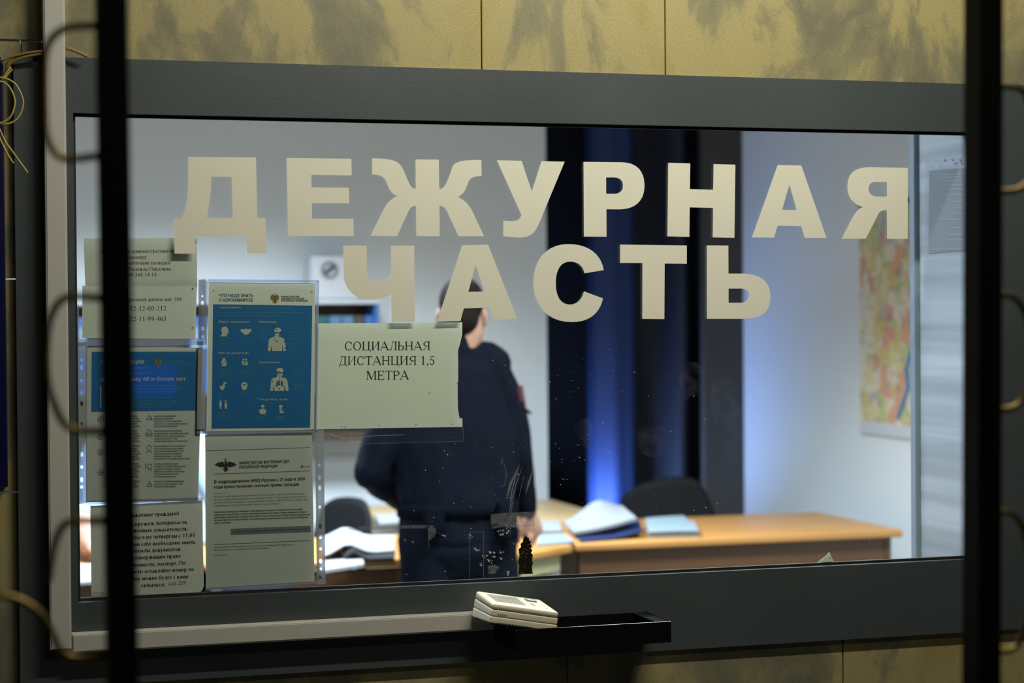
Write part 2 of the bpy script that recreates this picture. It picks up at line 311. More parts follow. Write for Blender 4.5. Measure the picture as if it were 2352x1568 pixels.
# ------------------------------------------------------------------ lettering
SERIF = {}
for _l in '''а .44|I .31 .03 .33 -;o .205 .32 .14 .14 0 150;o .2 .125 .16 .135 0 360;d .33 .03 .42 .03
б .5|o .25 .21 .2 .22 0 360;o .28 .34 .23 .3 100 185;d .22 .62 .42 .67
в .46|I .12 0 .45 tb;o .2 .34 .16 .12 -90 90;o .21 .12 .19 .13 -90 90;h .437 .12 .2;h .23 .12 .22;h .013 .12 .21
г .41|I .12 0 .45 tb;h .437 .12 .38;k .38 .33 .45
д .5|I .37 .02 .45 t;d .11 .03 .19 .43;h .437 .13 .4;h .015 .03 .48;k .045 -.12 .02;k .465 -.12 .02
е .44|o .225 .225 .19 .235 15 320;h .25 .06 .4
ж .66|I .33 0 .45 tb;D .3 .25 .1 0;D .36 .25 .56 0;d .3 .22 .13 .42;d .36 .22 .53 .42;s .09 0;s .57 0;s .12 .45;s .54 .45
з .39|o .17 .34 .14 .11 -90 150;o .18 .12 .17 .13 -150 90;h .23 .12 .2
и .54|I .12 0 .45 tb;I .42 0 .45 tb;d .12 .05 .42 .4
й .54|I .12 0 .45 tb;I .42 0 .45 tb;d .12 .05 .42 .4;o .27 .64 .1 .1 180 360
к .48|I .12 0 .45 tb;D .17 .25 .42 0;d .16 .2 .38 .43;s .43 0;s .38 .45
л .5|I .38 0 .45 tb;h .437 .18 .4;d .17 .05 .21 .44;o .09 .06 .07 .06 180 360
м .62|i .1 0 .45 tb;I .52 0 .45 tb;D .12 .44 .31 .02;d .31 .02 .5 .44
н .54|I .12 0 .45 tb;I .42 0 .45 tb;h .23 .12 .42
о .49|o .245 .225 .2 .235 0 360
п .54|I .12 0 .45 tb;I .42 0 .45 tb;h .437 .12 .42
р .5|I .12 -.2 .45 tb;o .27 .225 .19 .235 -165 165
с .44|o .225 .225 .19 .235 40 320
т .42|I .21 0 .45 b;h .437 .03 .39;k .04 .33 .45;k .38 .33 .45
у .48|D .08 .44 .26 .02;d .42 .44 .2 -.18;s .09 .45;s .42 .45;h -.185 .07 .2
х .49|D .08 .44 .42 .01;d .42 .44 .08 .01;s .08 0;s .42 0;s .08 .45;s .42 .45
ц .55|I .12 0 .45 tb;I .42 0 .45 tb;h .015 .12 .52;k .52 -.12 .03
ч .51|I .4 0 .45 tb;I .11 .25 .45 t;o .25 .29 .14 .1 180 360
ш .74|I .11 0 .45 tb;I .36 0 .45 tb;I .61 0 .45 tb;h .015 .11 .61
щ .75|I .11 0 .45 tb;I .36 0 .45 tb;I .61 0 .45 tb;h .015 .11 .72;k .72 -.12 .03
ь .46|I .12 0 .45 tb;o .23 .12 .18 .13 -90 90;h .24 .12 .23;h .013 .12 .23
ы .65|I .12 0 .45 tb;o .23 .12 .18 .13 -90 90;h .24 .12 .23;h .013 .12 .23;I .54 0 .45 tb
ю .71|I .1 0 .45 tb;o .49 .225 .19 .235 0 360;h .23 .1 .33
я .48|I .38 0 .45 tb;o .22 .33 .15 .12 90 270;h .437 .22 .38;h .21 .22 .38;d .24 .21 .08 .02;s .07 0
А .70|d .05 .02 .33 .66;D .33 .66 .61 .01;h .22 .14 .5;s .06 0;s .62 0
С .66|o .34 .33 .29 .345 38 322;k .59 .44 .66
О .71|o .355 .33 .31 .345 0 360
Ц .74|I .13 0 .66 tb;I .55 0 .66 tb;h .015 .13 .7;k .7 -.14 .03
И .71|I .13 0 .66 tb;I .57 0 .66 tb;d .13 .06 .57 .6
Л .66|I .53 0 .66 tb;h .645 .25 .55;d .2 .06 .27 .65;o .11 .07 .09 .08 180 360
Ь .58|I .13 0 .66 tb;o .3 .18 .23 .19 -90 90;h .355 .13 .3;h .013 .13 .3
Н .71|I .13 0 .66 tb;I .57 0 .66 tb;h .34 .13 .57
П .71|I .13 0 .66 tb;I .57 0 .66 tb;h .645 .13 .57
Я .66|I .52 0 .66 tb;o .3 .48 .21 .18 90 270;h .645 .3 .52;h .31 .3 .52;d .36 .31 .12 .03;s .1 0
Д .68|I .5 .02 .66 t;d .13 .03 .24 .64;h .645 .18 .54;h .015 .04 .64;k .055 -.16 .02;k .63 -.16 .02
Т .62|I .31 0 .66 b;h .645 .03 .59;k .04 .5 .66;k .58 .5 .66
М .86|i .12 0 .66 tb;I .72 0 .66 tb;D .15 .65 .43 .02;d .43 .02 .7 .65
Е .60|I .13 0 .66 tb;h .645 .1 .52;h .013 .1 .54;h .34 .13 .4;k .52 .5 .66;k .54 0 .17;k .4 .25 .43
Р .57|I .13 0 .66 tb;o .3 .48 .23 .18 -90 90;h .645 .13 .3;h .31 .13 .3
У .68|D .06 .65 .36 .25;d .62 .65 .25 .03;o .2 .07 .09 .08 180 330;s .08 .66;s .62 .66
0 .5|o .25 .33 .2 .345 0 360
1 .5|I .27 0 .66 b;d .13 .54 .27 .65
2 .5|o .235 .47 .18 .19 -25 170;d .4 .4 .08 .03;h .025 .06 .43;h .05 .06 .42
3 .5|o .22 .5 .17 .16 -90 160;o .22 .18 .19 .19 -160 90
4 .5|I .34 0 .66 -;d .34 .65 .05 .19;h .19 .04 .46
5 .5|h .63 .14 .42;i .14 .36 .64 -;o .2 .2 .21 .21 -150 125
6 .5|o .26 .2 .19 .21 0 360;o .37 .3 .31 .36 100 190
8 .5|o .25 .5 .16 .16 0 360;o .25 .18 .2 .19 0 360
9 .5|o .24 .46 .19 .2 0 360;o .13 .36 .31 .36 -80 10
. .25|q .12 .045
, .25|q .12 .045;d .14 .03 .08 -.12
- .33|h .22 .05 .28
! .33|D .16 .66 .16 .2;q .16 .045
  .25|'''.split('\n'):
    _h, _, _b = _l.partition('|'); _c = _h[0]; SERIF[_c] = (float(_h[2:]), _b)
def quad(x0, y0, x1, y1, w):
    d = math.hypot(x1-x0, y1-y0) or 1; nx, ny = -(y1-y0)/d*w/2, (x1-x0)/d*w/2
    return [(x0+nx, y0+ny), (x0-nx, y0-ny), (x1-nx, y1-ny), (x1+nx, y1+ny)]
def serif(text, bold=False):
    T, t = (.135, .052) if bold else (.09, .036)
    V, Fc, x = [], [], 0.
    def add(q):
        o = len(V); V.extend((a+x, b) for a, b in q); Fc.append(tuple(range(o, o+len(q))))
    for ch in text:
        adv, ops = SERIF.get(ch, (.5, ''))
        for op in filter(None, ops.split(';')):
            p = op.split(); k = p[0]
            if k in 'Ii':
                wd = T if k == 'I' else t; cx, a, b = map(float, p[1:4])
                add([(cx-wd/2, a), (cx+wd/2, a), (cx+wd/2, b), (cx-wd/2, b)])
                if 'b' in p[4]: add([(cx-wd/2-.055, a), (cx+wd/2+.055, a), (cx+wd/2+.055, a+.028), (cx-wd/2-.055, a+.028)])
                if 't' in p[4]: add([(cx-wd/2-.055, b-.028), (cx+wd/2+.055, b-.028), (cx+wd/2+.055, b), (cx-wd/2-.055, b)])
                continue
            v = list(map(float, p[1:]))
            if k == 'h': add(quad(v[1], v[0], v[2], v[0], t))
            elif k == 'k': add(quad(v[0], v[1], v[0], v[2], t*.9))
            elif k == 'D': add(quad(*v, T))
            elif k == 'd': add(quad(*v, t))
            elif k == 's':
                y0, y1 = (0, .028) if v[1] < .1 else (v[1]-.028, v[1]); add([(v[0]-.085, y0), (v[0]+.085, y0), (v[0]+.085, y1), (v[0]-.085, y1)])
            elif k == 'q': add([(v[0]+math.cos(a*.7854)*T*.6, v[1]+math.sin(a*.7854)*T*.6) for a in range(8)])
            elif k == 'o':
                cx, cy, rx, ry, a0, a1 = v; n = max(6, int(abs(a1-a0)/18)); pr = None
                for j in range(n+1):
                    a = math.radians(a0+(a1-a0)*j/n); wd = t+(T-t)*abs(math.cos(a))**1.5
                    cu = ((cx+rx*math.cos(a), cy+ry*math.sin(a)), (cx+(rx-wd)*math.cos(a), cy+(ry-wd)*math.sin(a)))
                    if pr: add([pr[0], cu[0], cu[1], pr[1]])
                    pr = cu
        x += adv
    return V, Fc, x, .66
_cache = {}
def _font(t):
    c = bpy.data.curves.new('tmp', 'FONT'); c.body = t; c.resolution_u = 3
    o = bpy.data.objects.new('tmp', c); me = o.to_mesh()
    V = [(v.co.x, v.co.y, 0.) for v in me.vertices]; Fc = [tuple(p.vertices) for p in me.polygons]
    o.to_mesh_clear(); bpy.data.objects.remove(o); bpy.data.curves.remove(c)
    return V, Fc
def _wid(t): v = _font(t)[0]; return max(p[0] for p in v)-min(p[0] for p in v)
def _bars(*ops):                                # a letter put together from straight bars and arcs
    V, Fc = [], []
    def add(q, l):
        n = len(V); V.extend((x, y, l) for x, y in q); Fc.append(tuple(range(n, n+len(q))))
    for i, o in enumerate(ops):
        if len(o) == 4: x0, y0, x1, y1 = o; add([(x0, y0), (x1, y0), (x1, y1), (x0, y1)], i*.25)
        else:
            cx, cy, rx, ry, a0, a1 = o; n = 20; th = .08; pr = None
            for j in range(n+1):
                t = math.radians(a0+(a1-a0)*j/n); cu = ((cx+rx*math.cos(t), cy+ry*math.sin(t)), (cx+(rx-th)*math.cos(t), cy+(ry-th)*math.sin(t)))
                if pr: add([pr[0], cu[0], cu[1], pr[1]], i*.25)
                pr = cu
    return V, Fc
_soft = [(.08, 0, .165, .55), (.3, .165, .2, .165, -90, 90), (.165, 0, .3, .08), (.165, .25, .3, .33)]
OWN = {'н': (.585, [(.08, 0, .165, .55), (.42, 0, .505, .55), (.165, .24, .42, .32)]), 'ь': (.55, _soft), 'ы': (.80, _soft+[(.63, 0, .715, .55)]),
  'ъ': (.65, [(.18, 0, .265, .55), (.4, .165, .2, .165, -90, 90), (.265, 0, .4, .08), (.265, .25, .4, .33), (.03, .47, .18, .55)]),
  'ф': (.74, [(.33, -.2, .41, .75), (.37, .275, .31, .285, 0, 360)]), 'Ф': (.88, [(.40, 0, .485, .74), (.44, .37, .39, .27, 0, 360)]),
  'э': (.53, [(.22, .275, .25, .285, -140, 140), (.15, .235, .42, .315)]), 'Ь': (.60, [(.09, 0, .18, .73), (.34, .21, .22, .21, -90, 90), (.18, 0, .34, .08), (.18, .34, .34, .42)]), 'Н': (.74, [(.09, 0, .18, .73), (.56, 0, .65, .73), (.18, .33, .56, .41)])}
def sans(text, bold=0.0):
    V, Fc, x = [], [], 0.
    for ch in text:
        if ch not in _cache:
            _cache[ch] = (*_bars(*OWN[ch][1]), OWN[ch][0]) if ch in OWN else ((*_font(ch), _wid('l'+ch+'l')-_wid('ll')))
        v, f, adv = _cache[ch]
        for k, d in enumerate((0, -bold, bold) if bold else (0,)):   # heavier strokes: the outline laid down again a little to each side
            n = len(V); V += [(a+x+d, b, l+k) for a, b, l in v]; Fc += [tuple(i+n for i in q) for q in f]
        x += adv
    return V, Fc, x, .73
def line(text, x0, y0, x1, y1, y, cap=None, prefix='', bold=False, font='serif', slant=0.0):
    """one printed line: its baseline runs between two points of the sheet; prefix runs on to the left"""
    mk = (lambda s: serif(s, bold)) if font == 'serif' else (lambda s: sans(s, .022 if bold else 0))
    V, Fc, wd, ch = mk(prefix+text)
    w0 = 0
    if prefix: w0 = (serif(prefix, bold)[2] if font == 'serif' else wd-mk(text)[2])
    a, b = Vector(P(x0, y0, y)), Vector(P(x1, y1, y)); ex = (b-a)/(wd-w0)
    sc = ex.length if cap is None else cap/4573.3*ray_depth(x0, y0, y)/ch
    ez = Vector((-ex.z, 0, ex.x)).normalized()*sc
    return [tuple(a+ex*(v[0]-w0)+ez*v[1]+ex*(slant*v[1])-Vector((0, .00006*v[2] if len(v) > 2 else 0, 0))) for v in V], Fc
def ray_depth(px, py, y): r = ray(px, py); return (y+D)/r[1]*4573.3
def poly_px(pts, y):
    vs = [tuple(P(a, b, y)) for a, b in pts]; return vs, [tuple(range(len(vs)))]
def rect_px(x0, y0, x1, y1, y, slope=0.0):
    return poly_px([(x0, y0), (x1, y0+slope*(x1-x0)), (x1, y1+slope*(x1-x0)), (x0, y1)], y)
def disc_px(cx, cy, rx, ry, y, n=12): return poly_px([(cx+rx*math.cos(2*math.pi*k/n), cy+ry*math.sin(2*math.pi*k/n)) for k in range(n)], y)
def stroke_px(pts, w, y):
    out = []
    for a, b in zip(pts, pts[1:]): out.append(poly_px(quad(*a, *b, w), y))
    return out
def printed(name, parts, m, parent, label=None, whole=False):
    """print on a sheet; blocks that stand apart from one another become parts of their own"""
    bb = [(min(v[0] for v in p[0]), max(v[0] for v in p[0]), min(v[2] for v in p[0]), max(v[2] for v in p[0]), min(v[1] for v in p[0]), max(v[1] for v in p[0])) for p in parts]
    par = list(range(len(parts)))
    def root(i):
        while par[i] != i: i = par[i]
        return i
    g = .0035
    for i in range(len(parts)):
        for j in range(i):
            a, b = bb[i], bb[j]
            if whole or all(a[2*k] < b[2*k+1]+g and b[2*k] < a[2*k+1]+g for k in range(3)): par[root(i)] = root(j)
    first = None
    for r in sorted(set(root(i) for i in range(len(parts)))):
        vs, fs = join([p for i, p in enumerate(parts) if root(i) == r]); o = mesh(name, vs, fs, M[m], parent)
        if label: o['label'] = label
        first = first or o
    return first
# ------------------------------------------------------------------ the corridor wall with its window
YP = -.014                                       # front of the grey panel
wx0, wz1 = P(168, 258.5, YP)[0], P(1100, 279, YP)[2]
wz0 = P(1100, 1338.6, YP)[2]; wx1 = P(2256, 1000, YP)[0]
pz1 = P(1106, 159.5, YP)[2]; pz0 = P(1800, 1477, YP)[2]; pX0 = P(38, 800, YP)[0]; pX1 = 3.6
def slab_wall():
    bm = bmesh.new(); lay = bm.loops.layers.float_color.new('slab')
    g = .0012
    def slab(x0, z0, x1, z1, tint, y0=0.0):
        r = bmesh.ops.create_cube(bm, size=1); vs = r['verts']
        for v in vs: v.co = ((x0+x1)/2+v.co.x*(x1-x0-2*g), .025+v.co.y*.05, (z0+z1)/2+v.co.z*(z1-z0-2*g))
        es = list({e for v in vs for e in v.link_edges})
        rb = bmesh.ops.bevel(bm, geom=es, offset=.0012, segments=1, affect='EDGES')
        for f in {f for v in vs if v.is_valid for f in v.link_faces} | set(rb['faces']):
            for l in f.loops: l[lay] = (*tint, 1)
    def tint(): a = random.uniform(.82, 1.05); return (a, a*random.uniform(.95, 1), a*random.uniform(.85, 1.05))
    xa, xb = P(1106, 80, 0)[0], P(1528, 80, 0)[0]; hz = P(60, 94, 0)[2]
    x48 = P(48, 110, 0)[0]
    # above the window
    cols = [(-2.4, -1.7), (-1.7, -.95), (-.95, -.25), (-.25, P(98, 50, 0)[0]), (P(98, 50, 0)[0], P(252, 50, 0)[0]), (P(252, 50, 0)[0], xa), (xa, xb), (xb, P(2260, 80, 0)[0]), (P(2260, 80, 0)[0], 3.0), (3.0, 3.8), (3.8, 4.6), (4.6, 5.0)]
    for i, (a, b) in enumerate(cols):
        t = (1.1, .96, .42) if i == 6 else (1.0, .98, .88) if i in (5, 7) else (.62, .58, .38) if i < 5 else tint()
        z0 = hz if i < 4 else wz1
        slab(a, z0, b, 2.75, t); slab(a, 2.75, b, 3.4, tint())
    # left of the window
    for i, (a, b) in enumerate([(-2.4, -1.6), (-1.6, -.8), (-.8, -.2), (-.2, x48), (x48, wx0-.02)]):
        zz = [hz, P(30, 640, 0)[2], P(30, 1130, 0)[2], P(30, 1450, 0)[2]-.1, .55, 0]
        for k in range(5): slab(a, zz[k+1], b, zz[k], tuple(c*(.8 if k else 1) for c in (.70, .62, .36)))
    xc = P(1303, 1530, 0)[0]; xs = [wx0-.02, xc-.72, xc, xc+.62, xc+1.25, xc+1.9, xc+2.6, 5.0]
    for a, b in zip(xs, xs[1:]):
        slab(a, .55, b, wz0, tuple(c*.8 for c in (.80, .72, .5))); slab(a, 0, b, .55, tint())
    for a, b in ((wx1, 2.9), (2.9, 3.7), (3.7, 5.0)): slab(a, wz0, b, wz1, (.85, .78, .5))
    me = bpy.data.meshes.new('wall_front'); bm.to_mesh(me); bm.free()
    return tag(link('wall_front', me, M['marble']), kind='structure')
slab_wall()
def frame_mesh(x0, z0, x1, z1, X0, Z0, X1, Z1, ya, yb, bev=.0):
    b = MB()
    for (a, c, d, e) in ((x0, z1, x1, Z1), (x0, Z0, x1, z0), (X0, Z0, x0, Z1), (x1, Z0, X1, Z1)): b.box(a, ya, c, d, yb, e)
    return b
pn = fill_xz([[(pX0, pz0), (pX1, pz0), (pX1, pz1), (pX0, pz1)], [(wx0, wz0), (wx1, wz0), (wx1, wz1), (wx0, wz1)]], -.0004, -YP-.0004)
tag(mesh('trim_1', *pn, M['panel']), 'dark grey hammered metal panel framing the long duty window', kind='structure')
win = empty('window_1', ((wx0+wx1)/2, 0, wz0)); tag(win, 'long glazed duty window in the dark grey panel', kind='structure')
e_ = .006
frame_mesh(wx0+.005, wz0+e_, wx1-.005, wz1-e_, wx0-.01, wz0-.01, wx1+.01, wz1+.01, -.0003, .0063).build('gasket', M['black'], win)
gl = MB().box(wx0, 0.0005, wz0, wx1, .006, wz1).build('glass_pane', M['glass'], win)
# ------------------------------------------------------------------ the big cream letters on the glass
LET = [('Д', 390, 340, .19133, 'first line', 'M 218 105 L 1036 112 L 1050 840 L 1152 842 L 1160 1262 L 928 1260 L 918 1056 L 298 1062 L 302 1266 L 57 1266 L 50 840 L 152 840 C 215 690 228 500 218 105 Z M 500 344 L 743 346 L 757 838 L 443 838 C 475 690 498 520 500 344 Z'),
('Е', 390, 340, .19133, 'first line', 'M 1402 118 L 2180 128 L 2184 328 L 1700 322 L 1702 470 L 2150 475 L 2154 664 L 1705 662 L 1709 846 L 2205 848 L 2208 1056 L 1420 1056 Z'),
('Ж', 840, 340, .19983, 'first line', 'M 74 118 C 260 120 345 135 395 190 C 445 245 470 360 520 440 C 535 462 555 466 576 467 L 573 130 L 840 132 L 846 470 C 880 468 900 455 920 420 C 965 330 985 240 1010 195 C 1055 145 1130 137 1331 136 L 1331 322 C 1250 322 1205 335 1180 390 C 1150 470 1140 520 1057 562 C 1120 585 1170 630 1215 705 L 1361 1012 L 1068 1012 L 935 730 C 915 685 890 665 848 664 L 850 1012 L 583 1010 L 578 662 C 535 664 515 680 490 730 L 361 1010 L 57 1008 L 190 740 C 245 635 290 580 364 553 C 300 525 270 475 245 410 C 215 325 170 305 76 305 Z'),
('У', 840, 340, .19983, 'first line', 'M 1508 140 L 1792 146 L 1910 502 L 2022 150 L 2287 156 L 1990 870 C 1940 985 1880 1030 1770 1028 C 1700 1026 1640 1018 1583 1012 L 1583 834 C 1640 836 1680 840 1710 838 C 1750 834 1785 805 1791 770 Z'),
('Р', 1320, 350, .17007, 'first line', 'M 120 127 L 640 133 C 850 140 942 260 942 450 C 942 650 820 768 600 767 L 428 766 L 430 1138 L 126 1136 Z M 424 336 L 530 336 C 610 338 653 380 653 447 C 653 520 610 558 530 559 L 425 558 Z'),
('Н', 1320, 350, .17007, 'first line', 'M 1264 140 L 1560 148 L 1555 494 L 1872 504 L 1878 157 L 2170 165 L 2157 1152 L 1866 1146 L 1870 748 L 1553 740 L 1548 1140 L 1254 1132 Z'),
('А', 1710, 360, .17007, 'first line', 'M 452 110 L 768 118 L 1108 1096 L 815 1094 L 768 936 L 446 930 L 400 1092 L 104 1088 Z M 607 374 L 706 718 L 508 716 Z'),
('Я', 1710, 360, .17007, 'first line', 'M 2207 150 L 2204 1108 L 1928 1108 L 1924 718 C 1850 718 1815 745 1800 785 C 1770 850 1730 925 1636 1106 L 1317 1104 C 1370 1010 1410 925 1460 830 C 1500 755 1550 690 1606 680 C 1480 645 1395 560 1392 420 C 1390 240 1480 145 1680 140 Z M 1926 340 L 1765 338 C 1700 342 1675 385 1675 430 C 1678 500 1720 535 1800 537 L 1926 535 Z'),
('Ч', 770, 550, .18707, 'second line', 'M 100 72 L 387 74 L 388 370 C 390 470 440 507 520 507 C 600 505 670 475 690 430 L 683 74 L 970 74 L 976 1010 L 692 1014 L 690 668 C 620 705 530 742 420 740 C 230 725 105 610 103 420 Z'),
('А', 770, 550, .18707, 'second line', 'M 1562 70 L 1876 62 L 2235 970 L 1940 988 L 1898 834 L 1578 845 L 1538 1000 L 1250 1008 Z M 1724 308 L 1832 636 L 1634 642 Z'),
('С', 1210, 550, .2466, 'second line', 'M 717 284 L 538 314 C 525 245 475 205 405 205 C 310 205 270 290 270 405 C 270 540 320 605 405 605 C 475 605 520 550 533 482 L 710 548 C 680 680 590 768 420 768 C 200 768 62 620 62 405 C 62 190 190 42 385 42 C 570 42 690 130 717 284 Z'),
('Т', 1210, 550, .2466, 'second line', 'M 871 47 L 1490 55 L 1490 225 L 1284 223 L 1281 740 L 1077 738 L 1078 218 L 871 217 Z'),
('Ь', 1210, 550, .2466, 'second line', 'M 1677 54 L 1877 56 L 1878 317 L 2030 317 C 2190 325 2270 400 2270 535 C 2270 680 2180 738 2010 738 L 1679 738 Z M 1879 456 L 2000 456 C 2045 460 2072 480 2072 522 C 2072 565 2045 588 2000 588 L 1879 588 Z')]
for ch, ox, oy, s, row, d in LET:
    ct = [pxs([(ox+a*s, oy+b*s) for a, b in c], -.0004) for c in path(d)]
    o = flat('vinyl_letter', ct, .0002, .0007, M['vinyl'])
    tag(o, f'cream vinyl letter {ch} in the {row} of large lettering on the window glass', 'letter', 'cream vinyl letters on the window')
# ------------------------------------------------------------------ notices behind the glass
def sheet(name, pts, y, m, label, cat='notice', group='notices taped behind the window'):
    o = flat(name, [pxs(pts, y)], y+.0004, .0004, M[m]); return tag(o, label, cat, group)
TX = .00035                                     # print lies this far in front of its sheet
def sleeve(pts, y, label, seams=(), strip=None, holes=(), text=None):
    o = flat('plastic_sleeve', [pxs(pts, y)], y, .0002, M['film'])
    tag(o, label, 'plastic sleeve', 'clear plastic sleeves behind the window')
    if seams: printed('welded_seam', [poly_px(s, y-.0003) for s in seams], 'seam', o)
    if strip:
        ct = [pxs(strip, y-.0003)]
        for cx, cy, rx, ry in holes: ct.append(pxs([(cx+rx*math.cos(k*math.pi/6), cy+ry*math.sin(k*math.pi/6)) for k in range(12)], y-.0003))
        flat('hole_strip', ct, y-.0003, .0002, M['strip'], o)
    if text: printed('printed_text', text, 'ink', o)
    return o
def taper_px(pts, w, y):                        # a hair-thin mark that runs out to points at both ends
    q = [Vector(p) for p in pts]; L, R = [], []
    for i, p in enumerate(q):
        d = (q[min(i+1, len(q)-1)]-q[max(i-1, 0)]).normalized(); h = w/2*math.sin(math.pi*(.06+.88*i/(len(q)-1)))
        L.append((p.x-d.y*h, p.y+d.x*h)); R.append((p.x+d.y*h, p.y-d.x*h))
    return [poly_px([L[i], L[i+1], R[i+1], R[i]], y) for i in range(len(q)-1)]
def in8(k, ox, oy, pts): return [(ox+a*k, oy+b*k) for a, b in pts]
def eagle(cx, cy, wdt, hgt, y):                 # two-headed heraldic eagle silhouette
    flatw = wdt > hgt*1.2; k = hgt*.8/wdt if flatw else 1
    wing = [(.06, .10), (.12, .24), (.22, .22), (.36, .16), (.5, .02), (.40, 0), (.43, -.06), (.33, -.05), (.34, -.12), (.26, -.1), (.24, -.17), (.16, -.13), (.06, -.16)] if flatw else \
        [(.08, .12), (.14, .30), (.22, .40), (.30, .36), (.28, .30), (.38, .32), (.35, .24), (.45, .22), (.40, .14), (.48, .10), (.41, .04), (.46, -.03), (.38, -.05), (.40, -.13), (.32, -.12), (.31, -.20), (.24, -.16), (.2, -.22), (.15, -.12), (.08, -.10)]
    head_ = [(.02, .10), (.02, .25), (.05, .33), (.10, .35), (.17, .30), (.12, .28), (.10, .24), (.09, .12)]
    leg = [(.07, -.14), (.24, -.30), (.28, -.36), (.20, -.35), (.06, -.22)]
    mid = [[(.115*math.cos(t*.5236), .22*math.sin(t*.5236)-.01) for t in range(12)], [(-.05, -.15), (-.16, -.40), (-.08, -.42), (-.05, -.48), (0, -.5), (.05, -.48), (.08, -.42), (.16, -.40), (.05, -.15)], [(-.06, .40), (-.08, .48), (-.03, .45), (0, .5), (.03, .45), (.08, .48), (.06, .40)]]
    shapes = [wing, [(-a, b) for a, b in wing]]
    for s in [head_, leg]+mid: shapes.append([(a*k, b) for a, b in s])
    for s in (head_, leg): shapes.append([(-a*k, b) for a, b in s])
    return join([fill_xz([[(P(cx+a*wdt, cy-b*hgt, y)[0], P(cx+a*wdt, cy-b*hgt, y)[2]) for a, b in s]], y, .0001) for s in shapes])
# --- upper left: two typed notices
y = .0105
n1 = sheet('paper_notice', [(192, 547), (452, 546), (453, 660), (196, 660)], y, 'paper_old', 'greenish typed notice under the foot of the letter Д, naming a police lieutenant')
z = .17223; yt = y-TX
def l4(t, x0, b, x1, pre='', yy=None): return line(t, 160+x0*z, 530+b*z, 160+x1*z, 530+(b-4)*z, yy if yy else yt, prefix=pre)
printed('printed_text', [l4('административном', 830, 292, 1388, 'Инспектор по '), l4('надзору', 790, 372, 1030), l4('лейтенант полиции', 768, 449, 1345, 'старший '), l4('Надежда Павловна.', 782, 530, 1365), l4('9-368-14-14', 815, 607, 1160, '8-90')], 'ink', n1)
y = .0095; yt = y-TX
n2 = sheet('paper_notice', [(189, 656), (452, 659), (449, 778), (189, 776)], y, 'paper', 'typed notice with two telephone numbers, room 508 written above them')
printed('printed_text', [l4('рьскому району каб. 508', 800, 934, 1495, 'по Октяб', yt), l4('32-12-00-212', 800, 1062, 1293, '', yt), l4('22-11-99-463', 800, 1202, 1293, '', yt),
    disc_px(160+1637*z, 530+772*z, 1.6, 1.6, yt), disc_px(160+1635*z, 530+1293*z, 1.6, 1.6, yt)], 'ink', n2)
sleeve([(178, 650), (474, 640), (474, 792), (178, 794)], .0075, 'clear bluish sleeve around the telephone number notice, hole strip at its right',
    [[(178, 779), (474, 777), (474, 792), (178, 794)], [(178, 700), (181, 700), (181, 780), (178, 780)], [(471, 642), (475, 642), (475, 790), (471, 790)]],
    [(456, 642), (472, 641), (472, 778), (456, 778)], [(465, 680, 2.6, 2.6), (465, 696, 3.6, 5.5), (465, 726, 3.4, 3.2), (465, 754, 3.5, 5.2), (465, 778-5, 3.5, 4)])
# --- left: recommendations poster for people over 60
y = .0098; yt = y-TX
n3 = sheet('paper_poster', [(198, 793), (465, 799), (455, 1150), (198, 1153)], y, 'paper_old', 'recommendations poster with a teal heading block, "60 и более лет", half behind the left bar')
blk = printed('heading_block', [poly_px([(211, 808), (450, 807), (450, 942), (210, 945)], yt)], 'teal', n3, 'dark teal heading block')
z = .2424; X5 = lambda a: 170+a*z; Y5 = lambda b: 780+b*z
y2 = yt-TX
T5 = lambda t, x0, b, x1, **k: line(t, X5(x0), Y5(b), X5(x1), Y5(b-2), y2, font='sans', **k)
printed('heading_text', [T5('РЕКОМЕНДАЦИИ', 250, 231, 665, bold=True, cap=9), T5('для тех, кому 60 и более лет', 250, 390, 1060, bold=True, cap=9.5), rect_px(X5(247), Y5(435), X5(257), Y5(645), y2)], 'cream_ink', blk)
sm = [T5('по профилактике новой', 250, 278, 688, cap=6), T5('коронавирусной инфекции', 250, 328, 740, cap=6)]
for i, (t, x1) in enumerate((('У людей старшего поколения из-за нагрузки', 995), ('на иммунную систему риск осложнений выше', 1025), ('при вирусных инфекциях, включая новую', 960))): sm.append(T5(t, 290, 447+i*27, x1, cap=4))
for i, (t, x1) in enumerate((('Пожилым людям важно беречь себя и близких,', 940), ('соблюдать простые правила гигиены и меры,', 1000), ('сократить поездки и посещение людных мест', 955), ('и при болезни вызвать врача на дом', 935))): sm.append(T5(t, 290, 562+i*27, x1, cap=4))
for i, (t, x1) in enumerate((('МИНИСТЕРСТВО', 1022), ('ЗДРАВООХРАНЕНИЯ', 1060), ('РОССИЙСКОЙ ФЕДЕРАЦИИ', 1095))): sm.append(T5(t, 858, 208+i*17, x1, cap=2.6))
printed('small_print', sm, 'light_ink', blk)
printed('emblem', [eagle(X5(797), Y5(217), 20, 21, y2)], 'gold', blk, 'golden two-headed eagle emblem')
rows = [(720, 'Пользуйтесь одноразовыми|бумажными платочками.|При кашле и чихании прикрывайте|ими рот и нос и выбрасывайте салфетку|сразу после использования.', 2), (860, 'Пользуйтесь влажными салфетками|для дезинфекции. Протирайте ими сумки,|телефоны, книги и другие предметы,|которые были вместе с Вами|в общественных местах и в транспорте.', 2),
  (1003, 'Если Вы заболели или почувствовали|себя нехорошо (не только в связи|с простудными признаками, но и по|другим проблемам со здоровьем,|например, давление) — не ходите|в поликлинику, а вызывайте врача на дом.', 0), (1172, 'Если Вы заболели простудой,|а среди Ваших близких люди выезжали|за рубеж в последние 2 недели,|обязательно скажите об этом врачу.|Он назначит анализ на новую|коронавирусную инфекцию.', 0), (1338, 'Тщательно соблюдайте рекомендации|врача по лечению имеющихся у Вас|хронических заболеваний.', 1)]
dk, tl = [], []
